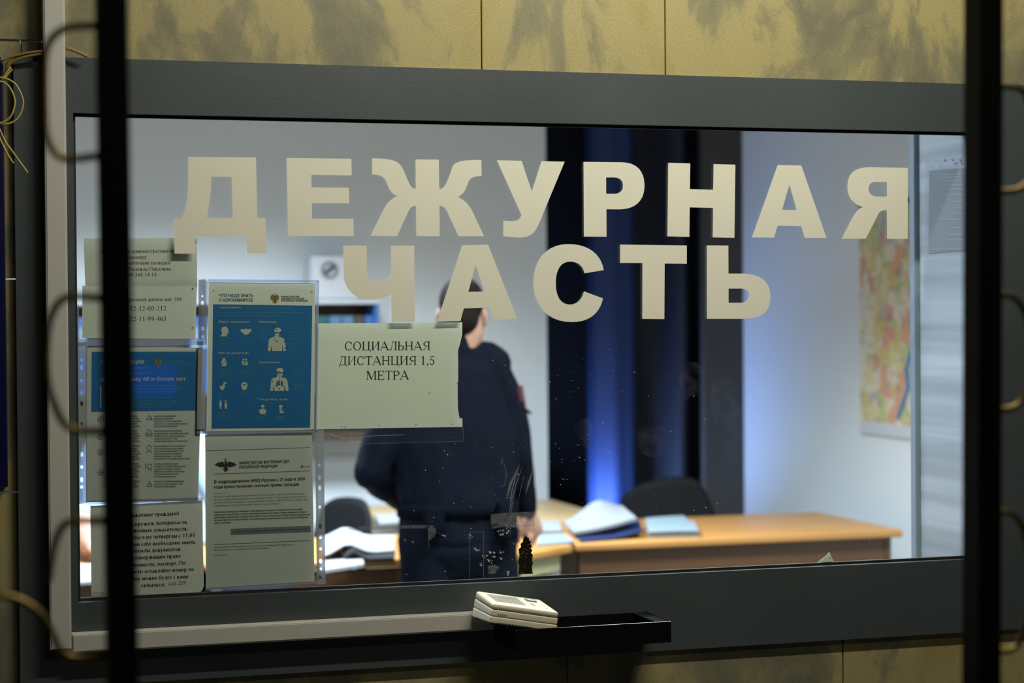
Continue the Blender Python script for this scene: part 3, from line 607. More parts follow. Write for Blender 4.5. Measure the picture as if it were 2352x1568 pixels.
for y0, t, nb in rows:
    for i, s in enumerate(t.split('|')):
        x1 = 760+len(s)*8.6
        (tl if i < nb else dk).append(T5(s, 760, y0+i*24+8, x1, cap=3.4, bold=True))
        lx = 600+((i*37+y0) % 5)*9
        (tl if i < nb else dk).append(T5(s[-8:].strip(), lx-70, y0+i*24+8, lx, cap=3.4, bold=True))
        dk.append(T5(s[:7].strip(), 275, y0+i*24+8, 330, cap=3.4))
printed('body_text', dk, 'grey_ink', n3); printed('body_text_teal', tl, 'teal_ink', n3)
ic = []
S5 = lambda pts, w: stroke_px([(X5(a), Y5(b)) for a, b in pts], w, yt)
ic += S5([(683, 757), (712, 713), (745, 757), (683, 757)], .9)+S5([(700, 757), (715, 735), (745, 757)], .7)
ic += S5([(680, 885), (680, 910), (742, 910), (742, 885), (680, 885)], .9)+S5([(688, 882), (700, 852), (725, 860), (738, 880)], .9)+S5([(680, 897), (742, 897)], .7)
circ = lambda cx, cy, r, n=12: [(cx+r*math.cos(k*2*math.pi/n), cy+r*math.sin(k*2*math.pi/n)) for k in range(n+1)]
ic += S5(circ(712, 1022, 22), .9)+S5([(690, 1075), (692, 1055), (735, 1055), (735, 1075)], .9)
ic += S5(circ(718, 1198, 22), .9)+S5([(680, 1170), (680, 1222)], 1.6)+S5([(700, 1240), (718, 1222), (738, 1240)], .9)
ic += S5([(688, 1388), (714, 1340), (742, 1388), (688, 1388)], .9)+S5([(714, 1355), (714, 1376)], 1.2)
for cy in (755, 920, 1065, 1258): ic += S5(circ(250, cy, 26), .9)+S5([(228, cy), (272, cy)], .8)+S5([(250, cy-24), (250, cy+24)], .8)
printed('printed_icon', ic, 'teal_ink', n3)
sleeve([(177, 784), (467, 784), (467, 1148), (177, 1160)], .0078, 'clear sleeve with a punched strip along the left window edge',
    [[(198, 1150), (467, 1142), (467, 1148), (198, 1159)], [(177, 785), (180, 785), (180, 1158), (177, 1158)], [(197, 785), (200, 785), (200, 1153), (197, 1153)]],
    [(178, 786), (199, 786), (199, 1155), (178, 1158)], [(187.5, 780+v/4.126, 3.6, r) for v, r in ((190, 3.4), (263, 5.8), (387, 3.3), (508, 5.6), (605, 6), (795, 3.6), (985, 5.6), (1085, 6), (1205, 4.2), (1325, 6), (1395, 3.8))])
so = [stroke_px([(184, 1150), (184, 1143), (190, 1143)], 1.2, .0074), stroke_px([(190, 1150), (184, 1146)], 1.2, .0074)]
for k in range(4): so.append(stroke_px([(184.5, 1141-k*5), (184.5, 1138-k*5), (189, 1138-k*5), (189, 1141-k*5)], 1.1, .0074))
tag(printed('sleeve_mark', [q for s in so for q in s], 'ink', [o for o in COL.objects if o.name.startswith('plastic_sleeve')][-1]))
# --- bottom left: notice about weapons
y = .0112; yt = y-TX
n4 = sheet('paper_notice', [(207.5, 1161), (300, 1158), (465, 1148), (466, 1240), (468.5, 1345), (464, 1356), (456, 1361), (312, 1369), (210, 1373)], y, 'paper_old', 'grey notice "Уважаемые граждане!" in bold type at the lower left corner of the window')
z = .1595; X6 = lambda a: 170+a*z; Y6 = lambda b: 1140+b*z
T6 = lambda pre, t, x0, b0, x1, b1: line(t, X6(x0), Y6(b0), X6(x1), Y6(b1), yt, prefix=pre, bold=True)
printed('printed_text', [T6('Ува', 'жаемые граждане!', 872, 290, 1518, 264), T6('Сдача', ' оружия, боеприпасов,', 858, 420, 1648, 388), T6('вещест', 'венных доказательств,', 868, 515, 1645, 485), T6('обрати', 'ться по четвергам с 11.00', 868, 613, 1745, 578),
    T6('П', 'ри себе необходимо иметь', 862, 712, 1752, 676), T6('ориг', 'иналы документов', 872, 805, 1538, 780), T6('удос', 'товеряющих право', 878, 906, 1540, 876), T6('собств', 'енности, паспорт. По', 880, 1008, 1610, 976),
    T6('возможно', 'сти оставляйте номер по', 878, 1106, 1730, 1068), T6('которо', 'му можно будет с вами', 870, 1205, 1648, 1172), T6('', 'связаться.', 965, 1304, 1318, 1288)], 'ink', n4)
printed('handwriting', [line('КАБ', X6(1355), Y6(1282), X6(1472), Y6(1272), yt, font='sans', slant=.25)]+[line('205', X6(1495), Y6(1272), X6(1610), Y6(1262), yt, font='sans', slant=.35)], 'grey_ink', n4)
printed('small_print', [line(t, 197, 1362+5*i, x, 1361+5*i, yt-.0006, font='sans', cap=3) for i, (t, x) in enumerate((('ООО "Система', 240), ('номер защищ', 244), ('для докум', 232)))], 'grey_ink', n4)
# --- the coronavirus poster
y = .0085; yt = y-TX; y2 = yt-TX
n5 = sheet('paper_poster', [(479, 648), (725, 650.5), (722, 989), (474, 991)], y, 'paper', 'poster with a large blue panel, "ЧТО НАДО ЗНАТЬ О КОРОНАВИРУСЕ"')
k = .23603; X7 = lambda a: 450+a*k; Y7 = lambda b: 630+b*k
q7 = lambda pts, yy: poly_px([(X7(a), Y7(b)) for a, b in pts], yy)
blk = printed('blue_panel', [q7([(168, 290), (1133, 304), (1111, 1490), (153, 1498)], yt)], 'teal', n5, 'blue information panel')
T7 = lambda t, x0, b, x1, yy=None, **kw: line(t, X7(x0), Y7(b), X7(x1), Y7(b+1), yy if yy else y2, font='sans', **kw)
printed('heading_text', [T7('ЧТО НАДО ЗНАТЬ', 224, 219, 558, yt, bold=True, cap=7.2), T7('О КОРОНАВИРУСЕ', 224, 263, 558, yt, bold=True, cap=7.2)], 'teal_ink', n5)
printed('ministry_text', [T7('МИНИСТЕРСТВО', 830, 223, 1010, yt, bold=True, cap=3.6), T7('ЗДРАВООХРАНЕНИЯ', 830, 243, 1056, yt, bold=True, cap=3.6), T7('РОССИЙСКОЙ ФЕДЕРАЦИИ', 827, 262, 1090, yt, bold=True, cap=3.6)], 'ink', n5)
printed('emblem', [eagle(X7(768), Y7(233), 22, 24, yt)], 'gold', n5, 'golden two-headed eagle emblem')
h = [T7('КОРОНАВИРУС', 222, 333, 445, bold=True, cap=4.4), T7('Вирус передается', 219, 469, 527, bold=True, cap=4.8), T7('Симптомы', 612, 471, 786, bold=True, cap=4.8), T7('Как не допустить', 219, 774, 520, bold=True, cap=4.8), T7('Осложнения', 606, 864, 818, bold=True, cap=4.8), T7('Что делать, если...', 597, 1224, 915, bold=True, cap=4.8)]
printed('section_title', h, 'cream_ink', blk)
s7 = [T7('– это возбудитель ОРВИ, при котором', 460, 337, 945, cap=3.6), T7('отмечается выраженная интоксикация организма и проблемы', 222, 378, 1040, cap=3.6), T7('с дыхательной и пищеварительной системами', 222, 410, 832, cap=3.6)]
for x, yy, ls in ((219, 630, 'Воздушно-капельным|путём при кашле|или чихании|человека'), (432, 632, 'Контактным|путём'), (219, 935, 'Мойте руки|не посещайте людных мест|с мылом и водой|часто'), (425, 935, 'Избегайте|близких контактов|с людьми|при симптомах'), (212, 1165, 'Мойте|руки'), (425, 1165, 'Используйте|маску'), (212, 1350, 'Избегайте поездок|в страны, где есть|случаи заболевания|новой вирусной инфекцией'),
   (612, 525, 'Повышенная|температура'), (612, 595, 'Кашель сухой|или мокрый|и частый'), (905, 527, 'Заложенность носа'), (928, 565, 'Чихание'), (928, 605, 'Боль в горле'), (903, 635, 'Боль в мышцах'), (900, 680, 'Боль в суставах'), (900, 730, 'Бледность'), (608, 778, 'Симптомы проявляются до 14 дней'), (606, 1015, 'Отит'), (608, 1085, 'Пневмония|или|бронхит'), (948, 936, 'Синусит'), (948, 978, 'Бронхит'), (945, 1038, 'Пневмония'), (948, 1075, 'Миокардит и|другие болезни|сердца'), (595, 1390, 'Обратитесь|к врачу'), (775, 1390, 'Не занимайтесь|самолечением')):
    for i, t in enumerate(ls.split('|')): s7.append(T7(t, x, yy+i*22, x+len(t)*7.4, cap=3))
printed('body_text', s7, 'light_ink', blk)
dots = []
for i in range(80): dots.append(disc_px(X7(573-i*.14), Y7(455+i*12), .55, .55, y2, 5))
for x0, x1, yy in ((219, 545, 726), (602, 1075, 822), (597, 1070, 1170)):
    for i in range(int((x1-x0)/13)): dots.append(disc_px(X7(x0+i*13), Y7(yy), .55, .55, y2, 5))
printed('dotted_line', dots, 'light_ink', blk, whole=True)
fg = []
a7 = lambda *p: fg.append(fill_xz([[(P(X7(a), Y7(b), y2)[0], P(X7(a), Y7(b), y2)[2]) for a, b in c] for c in p], y2, .0001))
e7 = lambda cx, cy, rx, ry=None: [(cx+rx*math.cos(t*math.pi/9), cy+(ry or rx)*math.sin(t*math.pi/9)) for t in range(18)]
a7([(233, 603), (255, 580), (246, 545), (252, 520), (275, 507), (300, 510), (312, 530), (319, 552), (313, 560), (314, 580), (298, 582), (296, 592), (308, 603)])
a7([(432, 555), (440, 528), (460, 535), (485, 528), (520, 535), (532, 525), (543, 550), (528, 560), (515, 578), (487, 590), (462, 580), (447, 560)])
a7(e7(796, 545, 34, 27)); a7([(778, 560), (818, 565), (818, 592), (802, 592), (808, 605), (850, 620), (866, 640), (878, 745), (850, 746), (842, 680), (838, 746), (740, 746), (734, 690), (727, 746), (700, 746), (708, 640), (722, 620), (768, 603)])
a7(e7(819, 935, 34, 27)); a7([(798, 950), (840, 955), (848, 980), (830, 985), (832, 1000), (876, 1010), (890, 1030), (902, 1133), (875, 1133), (862, 1075), (858, 1133), (764, 1133), (758, 1075), (748, 1133), (723, 1133), (732, 1030), (746, 1010), (790, 998)], [(812, 1030), (785, 1045), (775, 1100), (812, 1075)], [(826, 1030), (845, 1045), (850, 1100), (826, 1075)])
a7([(258, 815), (285, 815), (285, 838), (296, 842), (296, 892), (252, 892), (248, 842), (258, 838)])
for cx in (462, 488): a7(e7(cx, 828, 10)); a7([(cx-18, 842), (cx+14, 842), (cx+14, 885), (cx-14, 885)])
a7([(270, 1055), (270, 1047), (296, 1050), (296, 1062), (280, 1065), (282, 1100), (258, 1130), (235, 1110), (232, 1085), (262, 1080)])
a7([(442, 1060), (470, 1046), (500, 1060), (502, 1085), (488, 1120), (470, 1126), (452, 1120), (440, 1085)], [(452, 1070), (490, 1070), (486, 1078), (456, 1078)])
for cx in (240, 290): a7(e7(cx, 1238, 12)); a7([(cx-15, 1252), (cx+14, 1252), (cx+10, 1308), (cx-8, 1308)])
a7(e7(650, 1282, 18, 15)); a7([(615, 1320), (640, 1305), (662, 1305), (683, 1320), (682, 1345), (668, 1362), (632, 1362), (616, 1340)])
a7(e7(826, 1285, 19, 13)); a7([(808, 1302), (846, 1302), (835, 1325), (858, 1340), (850, 1350), (808, 1348), (815, 1320)])
printed('pictogram', fg, 'cream_ink', blk)
ln = []
for a, b in (((245, 888), (298, 828)), ((442, 885), (515, 822)), ((228, 1305), (300, 1235)), ((797, 1347), (862, 1282))): ln += stroke_px([(X7(a[0]), Y7(a[1])), (X7(b[0]), Y7(b[1]))], .9, y2-.0002)
ln += stroke_px([(X7(a), Y7(b)) for a, b in ((762, 612), (766, 645), (793, 650))], .6, y2-.0002)+stroke_px([(X7(a), Y7(b)) for a, b in ((832, 960), (816, 968), (816, 1060))], .9, y2-.0002)
for a, b in ((782, 535), (826, 562), (812, 580), (793, 650), (863, 652), (873, 718), (738, 735), (804, 948), (852, 950), (745, 1040), (816, 1070), (812, 1112)): ln.append(disc_px(X7(a), Y7(b), 1.5, 1.5, y2-.0003, 8))
printed('pictogram_line', ln, 'ink', blk)
printed('ink_speck', [disc_px(X7(170), Y7(158), 1.5, .8, yt), disc_px(X7(1130), Y7(176), 1.6, .8, yt), disc_px(X7(1118), Y7(163), .8, 1.4, yt)], 'ink', n5)
sleeve([(455, 644), (733, 643), (727, 993), (450, 996)], .0070, 'clear sleeve around the blue coronavirus poster',
    [[(478, 641), (733, 643), (733, 649), (478, 647)], [(726, 645), (733, 645), (729, 992), (723, 992)], [(475, 645), (478, 645), (472, 990), (469, 990)], [(452, 990), (727, 987), (727, 993), (452, 996)]],
    [(455, 802), (475, 801), (469, 985), (452, 986)], ())
# --- the ministry notice
y = .0102; yt = y-TX
n6 = sheet('paper_notice', [(471, 998.5), (560, 996), (716, 990.5), (722.5, 1336), (473, 1353.5)], y, 'paper_old', 'ministry notice with an eagle emblem and the date 27 марта 2020')
k8 = .2488; X8 = lambda a: 450+a*k8; Y8 = lambda b: 980+b*k8
T8 = lambda t, x0, b0, x1, b1, **kw: line(t, X8(x0), Y8(b0), X8(x1), Y8(b1), yt, font='sans', **kw)
printed('heading_text', [T8('МИНИСТЕРСТВО ВНУТРЕННИХ ДЕЛ', 401, 345, 862, 330, cap=6.6, bold=True), T8('РОССИЙСКОЙ ФЕДЕРАЦИИ', 401, 383, 756, 372, cap=6.6, bold=True), T8('В подразделениях МВД России с 27 марта 2020', 168, 520, 1008, 490, bold=True, cap=6.8), T8('года приостановлен личный прием граждан', 168, 567, 955, 540, bold=True, cap=6.8),
    T8('Печать', 1000, 373, 1058, 371, cap=3)]+stroke_px([(X8(a), Y8(b)) for a, b in ((970, 376), (970, 362), (990, 362), (990, 376), (970, 376))], .8, yt)+stroke_px([(X8(a), Y8(b)) for a, b in ((974, 362), (976, 354), (986, 354), (988, 362))], .8, yt), 'ink', n6)
printed('emblem', [eagle(X8(275), Y8(352), 52, 32, yt)], 'ink', n6, 'black two-headed eagle emblem')
bt = []
for i, (t, x1) in enumerate((('В связи с необходимостью принятия дополнительных мер по предупреждению', 1005), ('распространения коронавирусной инфекции COVID-19 Министерство внутренних', 1020), ('дел Российской Федерации и подразделения системы МВД России с 27 марта 2020', 1035), ('года временно приостанавливают личный прием граждан.', 775))): bt.append(T8(t, 168, 651+i*28, x1, 651+i*28-(x1-168)*.036, cap=4.2))
printed('faint_text', bt+[T8('26 Марта 17:10', 168, 620, 285, 616, cap=3)], 'pale_ink', n6)
bt = []
for i, (t, x1) in enumerate((('Заявителям рекомендуется направлять свои обращения письменно, на бумажном носителе через', 988), ('операторов почтовой связи, в электронной форме посредством сервиса «Прием обращений граждан и', 1028), ('организаций» официального интернет-сайта МВД России и официальных интернет-сайтов подразделений', 1055), ('системы МВД России, либо оставлять в почтовом ящике органа внутренних дел Российской Федерации', 1035), ('(при его наличии).', 325))): bt.append(T8(t, 168, 793+i*25, x1, 793+i*25-(x1-168)*.034, cap=3.9, bold=True))
printed('body_text', bt, 'grey_ink', n6)
printed('shaded_box', [q for q in [poly_px([(X8(322), Y8(940)), (X8(1058), Y8(912)), (X8(1060), Y8(968)), (X8(322), Y8(996))], yt)]], 'grey_print', n6)
printed('address_text', [line('Адрес данной страницы в интернете: https://mvd.ru', X8(343), Y8(974), X8(1045), Y8(947), yt-.0002, font='sans', cap=3.6)], 'ink', n6)
printed('footer_text', [T8('Официальный сайт Министерства внутренних дел Российской Федерации© 2012, МВД России', 170, 1117, 895, 1091, cap=3.4), T8('Все права защищены по законодательству Российской Федерации', 170, 1143, 680, 1122, cap=3.4), T8('https://mvd.ru', 170, 1190, 300, 1184, cap=3.4)]
    + [poly_px(quad(X8(a), Y8(b), X8(c), Y8(d_), .9), yt) for a, b, c, d_ in ((100, 220, 1058, 190), (166, 435, 1056, 405), (170, 1085, 1062, 1048))], 'grey_ink', n6)
sleeve([(470, 997), (742, 985), (748, 1341), (472, 1357)], .0074, 'clear sleeve with a punched strip at its right, around the ministry notice',
    [[(723, 989), (728, 989), (733, 1342), (728, 1342)], [(741, 986), (744, 986), (748, 1341), (745, 1341)], [(472, 1350), (727, 1334), (727, 1339), (472, 1356)]],
    [(724, 988), (742, 986), (747, 1341), (728, 1342)], [(X8(x), Y8(v), r*.85, r2) for x, v, r, r2 in ((1135, 175, 3.4, 3.2), (1136, 240, 4.6, 6.2), (1138, 353, 4, 3.8), (1140, 468, 4.6, 6.2), (1142, 562, 4.4, 6.2), (1145, 740, 4, 4), (1148, 918, 4.6, 6.2), (1149, 1012, 4.4, 6), (1151, 1126, 4, 4), (1152, 1238, 4.4, 5.6), (1153, 1310, 3.6, 3.2))],
    stroke_px([(X8(a), Y8(b)) for a, b in ((1125, 1405), (1142, 1372), (1165, 1403), (1147, 1385), (1135, 1405))], 1.4, .0069))
# --- social distance
y = .0092; yt = y-TX
k1 = .2934; X1 = lambda a: 720+a*k1; Y1 = lambda b: 560+b*k1
n7 = sheet('paper_notice', [(X1(a), Y1(b)) for a, b in ((18, 622), (600, 617), (1165, 613), (1165, 708), (1150, 770), (1132, 835), (1133, 950), (1132, 1084), (1116, 1087), (1129, 1091), (1129, 1180), (1131, 1290), (1143, 1362), (1166, 1366), (1167, 1432), (500, 1442), (22, 1450))], y, 'paper', 'large torn-edged notice reading СОЦИАЛЬНАЯ ДИСТАНЦИЯ 1,5 МЕТРА')
printed('printed_text', [line('СОЦИАЛЬНАЯ', X1(241), Y1(832), X1(917), Y1(830), yt), line('ДИСТАНЦИЯ 1,5', X1(198), Y1(947), X1(955), Y1(944), yt), line('МЕТРА', X1(411), Y1(1062), X1(748), Y1(1060), yt)]
    + [disc_px(X1(a), Y1(b), 1.1, 1.1, yt, 8) for a, b in ((222, 1428), (245, 1434), (514, 1421), (803, 1415), (1088, 1410), (908, 1167))], 'ink', n7)
fm = flat('plastic_sleeve', [pxs([(744, 986), (1064, 978), (1064, 1013), (744, 1022)], .0085)], .0085, .0002, M['film'])
tag(fm, 'strip of clear film hanging below the social distance notice', 'plastic sleeve', 'clear plastic sleeves behind the window')
printed('glue_scribble', stroke_px([(755, 993), (765, 1001), (790, 1005), (815, 1005), (850, 1001), (930, 998)], 1.8, .0082)+stroke_px([(757, 996), (775, 1003), (800, 1007)], 1.2, .0082)+stroke_px([(803, 996), (815, 993), (830, 996), (822, 1000), (804, 999), (803, 996)], 1.1, .0082)+stroke_px([(806, 1005), (807, 1018)], 2.2, .0082)+stroke_px([(744, 1019), (790, 1020), (1064, 1013), (1064, 980)], .7, .0082), 'scratch', fm)
# ------------------------------------------------------------------ marks on the glass itself
ys = -.0002
def on_glass(name, parts, m, label=None, kind=None):
    o = printed(name, parts, m, win, label, kind is not None or name in ('glue_flake_cluster', 'foil_crackle'))
    if kind: o['kind'] = kind
    return o
k9 = .2551; X9 = lambda a: 740+a*k9; Y9 = lambda b: 960+b*k9
p9 = lambda pts: poly_px([(X9(a), Y9(b)) for a, b in pts], ys)
on_glass('tape_residue', [p9([(1518, 868), (1640, 852), (1910, 842), (1914, 975), (1740, 985), (1640, 975), (1525, 998)])], 'residue', 'grey rectangle of old tape residue')
on_glass('tape_residue', [p9([(232, 985), (320, 975), (700, 965), (960, 962), (1010, 970), (990, 990), (700, 994), (330, 1012), (240, 1014)])], 'residue', 'long thin smear of tape glue')
on_glass('tape_residue', [p9([(958, 990), (1020, 985), (1030, 1040), (985, 1095), (962, 1100)])], 'residue')
on_glass('tape_residue', [p9([(1490, 1330), (1560, 1320), (1600, 1345), (1560, 1400), (1500, 1400)])], 'residue')
fl = []
for cx, cy, rx, ry, n in ((1470, 1262, 32, 28, 9), (1530, 1250, 30, 55, 14), (1630, 1030, 50, 22, 9), (1680, 975, 22, 22, 6), (1400, 1185, 22, 16, 5), (1615, 1230, 20, 40, 6), (1105, 1065, 25, 15, 4), (1340, 1070, 14, 18, 4), (1760, 955, 40, 22, 6), (1690, 1395, 20, 14, 3), (1440, 1320, 14, 16, 3), (760, 1400, 14, 8, 2), (820, 1115, 12, 6, 2), (740, 1095, 14, 12, 2)):
    for _ in range(n):
        a, b, r = cx+random.uniform(-rx, rx), cy+random.uniform(-ry, ry), random.uniform(4, 13)
        fl.append(p9([(a+r*random.uniform(.5, 1.1)*math.cos(q*1.05), b+r*random.uniform(.5, 1.1)*math.sin(q*1.05)) for q in range(6)]))
on_glass('glue_flake_cluster', fl, 'flake', 'whitish flakes of dried glue')
on_glass('foil_remnant', [p9([(1832, 1058), (1846, 1078), (1858, 1074), (1864, 1102), (1884, 1112), (1872, 1130), (1888, 1150), (1878, 1178), (1895, 1186), (1880, 1212), (1897, 1230), (1890, 1290), (1898, 1300), (1888, 1340), (1897, 1400), (1768, 1405), (1774, 1330), (1764, 1290), (1776, 1240), (1768, 1180), (1790, 1160), (1786, 1130), (1806, 1116), (1810, 1085)])], 'burnt', 'dark flaking gold sticker remnant')
fk = []
for i in range(26):
    a, b = random.uniform(1775, 1888), random.uniform(1120, 1395); r = random.uniform(4, 18)
    fk += stroke_px([(X9(a), Y9(b)), (X9(a+r*1.2), Y9(b-r*random.uniform(-1, 1.2)))], random.uniform(.3, .9), ys-.0003)
on_glass('foil_crackle', fk, 'gold')
sc = []
for pts, wd in (([(1194, 1066), (1186, 1090), (1176, 1125), (1172, 1160), (1168, 1200)], 2), ([(1188, 1085), (1174, 1112), (1164, 1150)], 2.2), ([(1204, 1092), (1197, 1120), (1190, 1150)], 1.4), ([(1226, 1070), (1219, 1095), (1216, 1115)], 1.6), ([(1200, 1070), (1190, 1098), (1178, 1135), (1170, 1172)], 1.8), ([(1193, 1068), (1172, 1110), (1163, 1145)], 3.4), ([(1185, 1110), (1176, 1160), (1172, 1235)], 1.6), ([(1222, 1085), (1214, 1110), (1208, 1135)], 4), ([(1157, 1060), (1164, 1090), (1158, 1115), (1148, 1118)], .9), ([(1155, 1052), (1151, 1066)], 1.2),
    ([(1079, 1222), (1111, 1220), (1111, 1328)], .8), ([(1079, 1222), (1079, 1328)], .8), ([(1190, 1222), (1190, 1318)], .8), ([(984, 1213), (985, 1260)], .9), ([(724, 623), (748, 652)], 2.2), ([(726, 626), (744, 648)], 1.4), ([(376, 428), (377, 440)], 1.2)):
    sc += taper_px(pts, wd, ys) if wd > 1.3 else stroke_px(pts, wd, ys)
on_glass('scratch', sc, 'scratch', 'fine pale scratch')
sp = []
def specks(n, x0, y0, x1, y1, r0, r1):
    for _ in range(n):
        a, b, r = random.uniform(x0, x1), random.uniform(y0, y1), r0+(r1-r0)*random.random()**3
        sp.append(poly_px([(a+r*math.cos(q*1.2566), b+r*random.uniform(.6, 1.3)*math.sin(q*1.2566)) for q in range(5)], ys))
specks(150, 1262, 800, 1420, 1200, .3, 1.5); specks(60, 1300, 850, 1640, 1180, .3, 1.4); specks(70, 920, 990, 1230, 1320, .4, 1.5); specks(60, 1300, 1150, 2050, 1290, .3, 1.5); specks(26, 1120, 700, 1260, 1180, .4, 1.3)
on_glass('dust_specks', sp, 'cream_ink', kind='stuff')
sm = [disc_px(cx, cy, rx, ry, ys, 14) for cx, cy, rx, ry in ((1340, 985, 22, 26), (1350, 1000, 12, 40), (1382, 1130, 14, 22), (1590, 870, 30, 40), (1570, 905, 16, 14), (1500, 1010, 40, 40), (1310, 1190, 40, 22), (1900, 1240, 60, 26), (2020, 1275, 26, 12), (1960, 1225, 14, 10), (1550, 1255, 30, 14), (1800, 1285, 60, 10), (1240, 830, 12, 14), (1660, 920, 30, 60), (1690, 1000, 30, 70))]
on_glass('smudge', sm, 'smear', 'faint greasy smudge', )
sl = flat('paper_scrap', [pxs([(1874, 1294), (1896, 1277), (1905, 1268), (1916, 1292)], .0075)], .0075, .0006, M['paper'])
tag(sl, 'small torn paper corner at the bottom edge of the glass, before the brown desk', 'paper scrap')
printed('ink_speck', [disc_px(1908, 1281, 1.2, 1.2, .0064, 6)], 'ink', sl)
# ------------------------------------------------------------------ cable trunking, intercom, tray
YT = YP-.027
def trunk(name, x0, z0, x1, z1, label, vertical):
    b = MB().box(x0, YT, z0, x1, YP, z1, .0015)
    o = b.build(name, M['trunk']); tag(o, label, 'cable trunking', 'beige cable trunking on the window panel')
    l = MB()
    if vertical: l.box(x0+.003, YT-.0012, z0+.002, x1-.003, YT+.002, z1-.002, .0006)
    else: l.box(x0+.002, YT-.0012, z0+.003, x1-.002, YT+.002, z1-.003, .0006)
    l.build('cover', M['trunk'], o); return o
tx0, tx1 = P(107, 780, YT)[0], P(157, 780, YT)[0]
trunk('cable_trunking', tx0, P(140, 1492, YT)[2], tx1, 2.7, 'vertical beige cable trunking left of the window', True)
hz1, hz0 = P(700, 1428, YT)[2], P(700, 1470, YT)[2]
trunk('cable_trunking', tx1+.001, hz0, P(1135, 1440, YT)[0], hz1, 'horizontal beige cable trunking under the window, ending at the intercom', False)
# black tray
tb = P(1493, 1402, YP); tX1 = tb[0]+.004; tZ = tb[2]
yf = min(np.linspace(-.3, -.06, 200), key=lambda v: abs(P(1542, 1426, v)[2]-tZ)); tf = P(1542, 1426, yf); tl_ = P(1183, 1446, yf); hh = tZ-P(1542, 1475, yf)[2]
X0, X1_ = tl_[0], tf[0]; g = .0025
tr = empty('tray', ((X0+X1_)/2, YP, tZ-hh)); tag(tr, 'black metal document tray jutting out below the window', 'tray')
MB().box(X0, yf, tZ-hh, X1_, yf+g, tZ, .0014).build('front_panel', M['tray'], tr)
MB().box(X0, yf+g, tZ-hh, X0+g, YP, tZ, .0008).build('side_panel', M['tray'], tr)
MB().box(X1_-g, yf+g, tZ-hh, X1_, YP, tZ, .0008).build('side_panel', M['tray'], tr)
MB().box(X1_-.030, yf+g, tZ-.004, X1_-g, YP, tZ-.0015, .0005).build('inner_rail', M['tray'], tr)
MB().box(X0+g, yf+g, tZ-hh, X1_-g, YP, tZ-hh+g).build('bottom', M['tray'], tr)
MB().box(X0+g, YP-.003, tZ-hh+g, X1_-g, YP, tZ-.002).build('back_panel', M['tray'], tr)
# intercom
ic0 = empty('intercom', P(1180, 1433, -.10)); tag(ic0, 'ivory desk intercom with a slotted speaker, tilted across the tray and the trunking end', 'intercom')
W_, D_, H_ = .141, .108, .05
def wedge(z0f, z0b, z1f, z1b, inset, bev):
    x, y = W_/2-inset, D_/2-inset
    b = MB(); vs = [(-x, -y, z0f), (x, -y, z0f), (x, y, z0b), (-x, y, z0b), (-x, -y, z1f), (x, -y, z1f), (x, y, z1b), (-x, y, z1b)]
    b.poly(vs, [(3, 2, 1, 0), (4, 5, 6, 7), (0, 1, 5, 4), (1, 2, 6, 5), (2, 3, 7, 6), (3, 0, 4, 7)])
    bmesh.ops.bevel(b.bm, geom=b.bm.edges[:], offset=bev, segments=4, affect='EDGES', profile=.6); return b
loc_child(wedge(0, 0, .013, .019, 0, .003).build('base', M['intercom'], None, True, 40), ic0)
loc_child(wedge(.0135, .0195, .026, .036, .0006, .003).build('middle_shell', M['intercom'], None, True, 40), ic0)
cv = loc_child(wedge(.0265, .0365, .038, .052, .0006, .0062).build('top_cover', M['intercom'], None, True, 40), ic0)
sl = math.atan2(.014, D_); topz = lambda y: .038+(y+D_/2)*math.tan(sl)
def on_top(x0, y0, x1, y1, h, bev=.0):
    m = Matrix.Translation((0, 0, topz((y0+y1)/2))) @ Matrix.Translation((0, (y0+y1)/2, 0)) @ Matrix.Rotation(sl, 4, 'X') @ Matrix.Translation((0, -(y0+y1)/2, 0))
    return dict(x0=x0, y0=y0, z0=-.001, x1=x1, y1=y1, z1=h, bev=bev, mtx=m)
g_ = MB()
for i in range(15): g_.box(**on_top(-.053+i*.0043, -.028, -.0512+i*.0043, .034, .0004))
loc_child(g_.build('speaker_grille', M['dkslot']), cv)
loc_child(MB().box(**on_top(.026, .016, .048, .034, .0035, .0016)).build('call_button', M['btn'], None, True, 40), cv)
loc_child(MB().box(**on_top(.028, -.022, .0305, .0, .0004)).build('indicator_slot', M['dkslot']), cv)
loc_child(MB().ball((.052, -.03, topz(-.03)), .0013, .0013, .001, 10).build('screw', M['dkslot']), cv)
b = MB()
for i in range(5): b.box(-.056+i*.004, -D_/2-.0004, .017, -.0545+i*.004, -D_/2+.002, .0195)
loc_child(b.build('side_vents', M['dkslot']), ic0)
b = MB()
for i in range(12): b.box(-.055+i*.0062, -D_/2-.0004, .0005, -.0518+i*.0062, -D_/2+.002, .0032)
loc_child(b.build('base_vents', M['dkslot']), ic0)
for x in (-1, 1):
    for yy in (-1, 1): loc_child(MB().cyl((x*.06, yy*.042, -.003), (x*.06, yy*.042, .001), .006).build('foot', M['blackp']), ic0)
ic0.rotation_euler = (math.radians(-1.5), math.radians(10.5), math.radians(3))
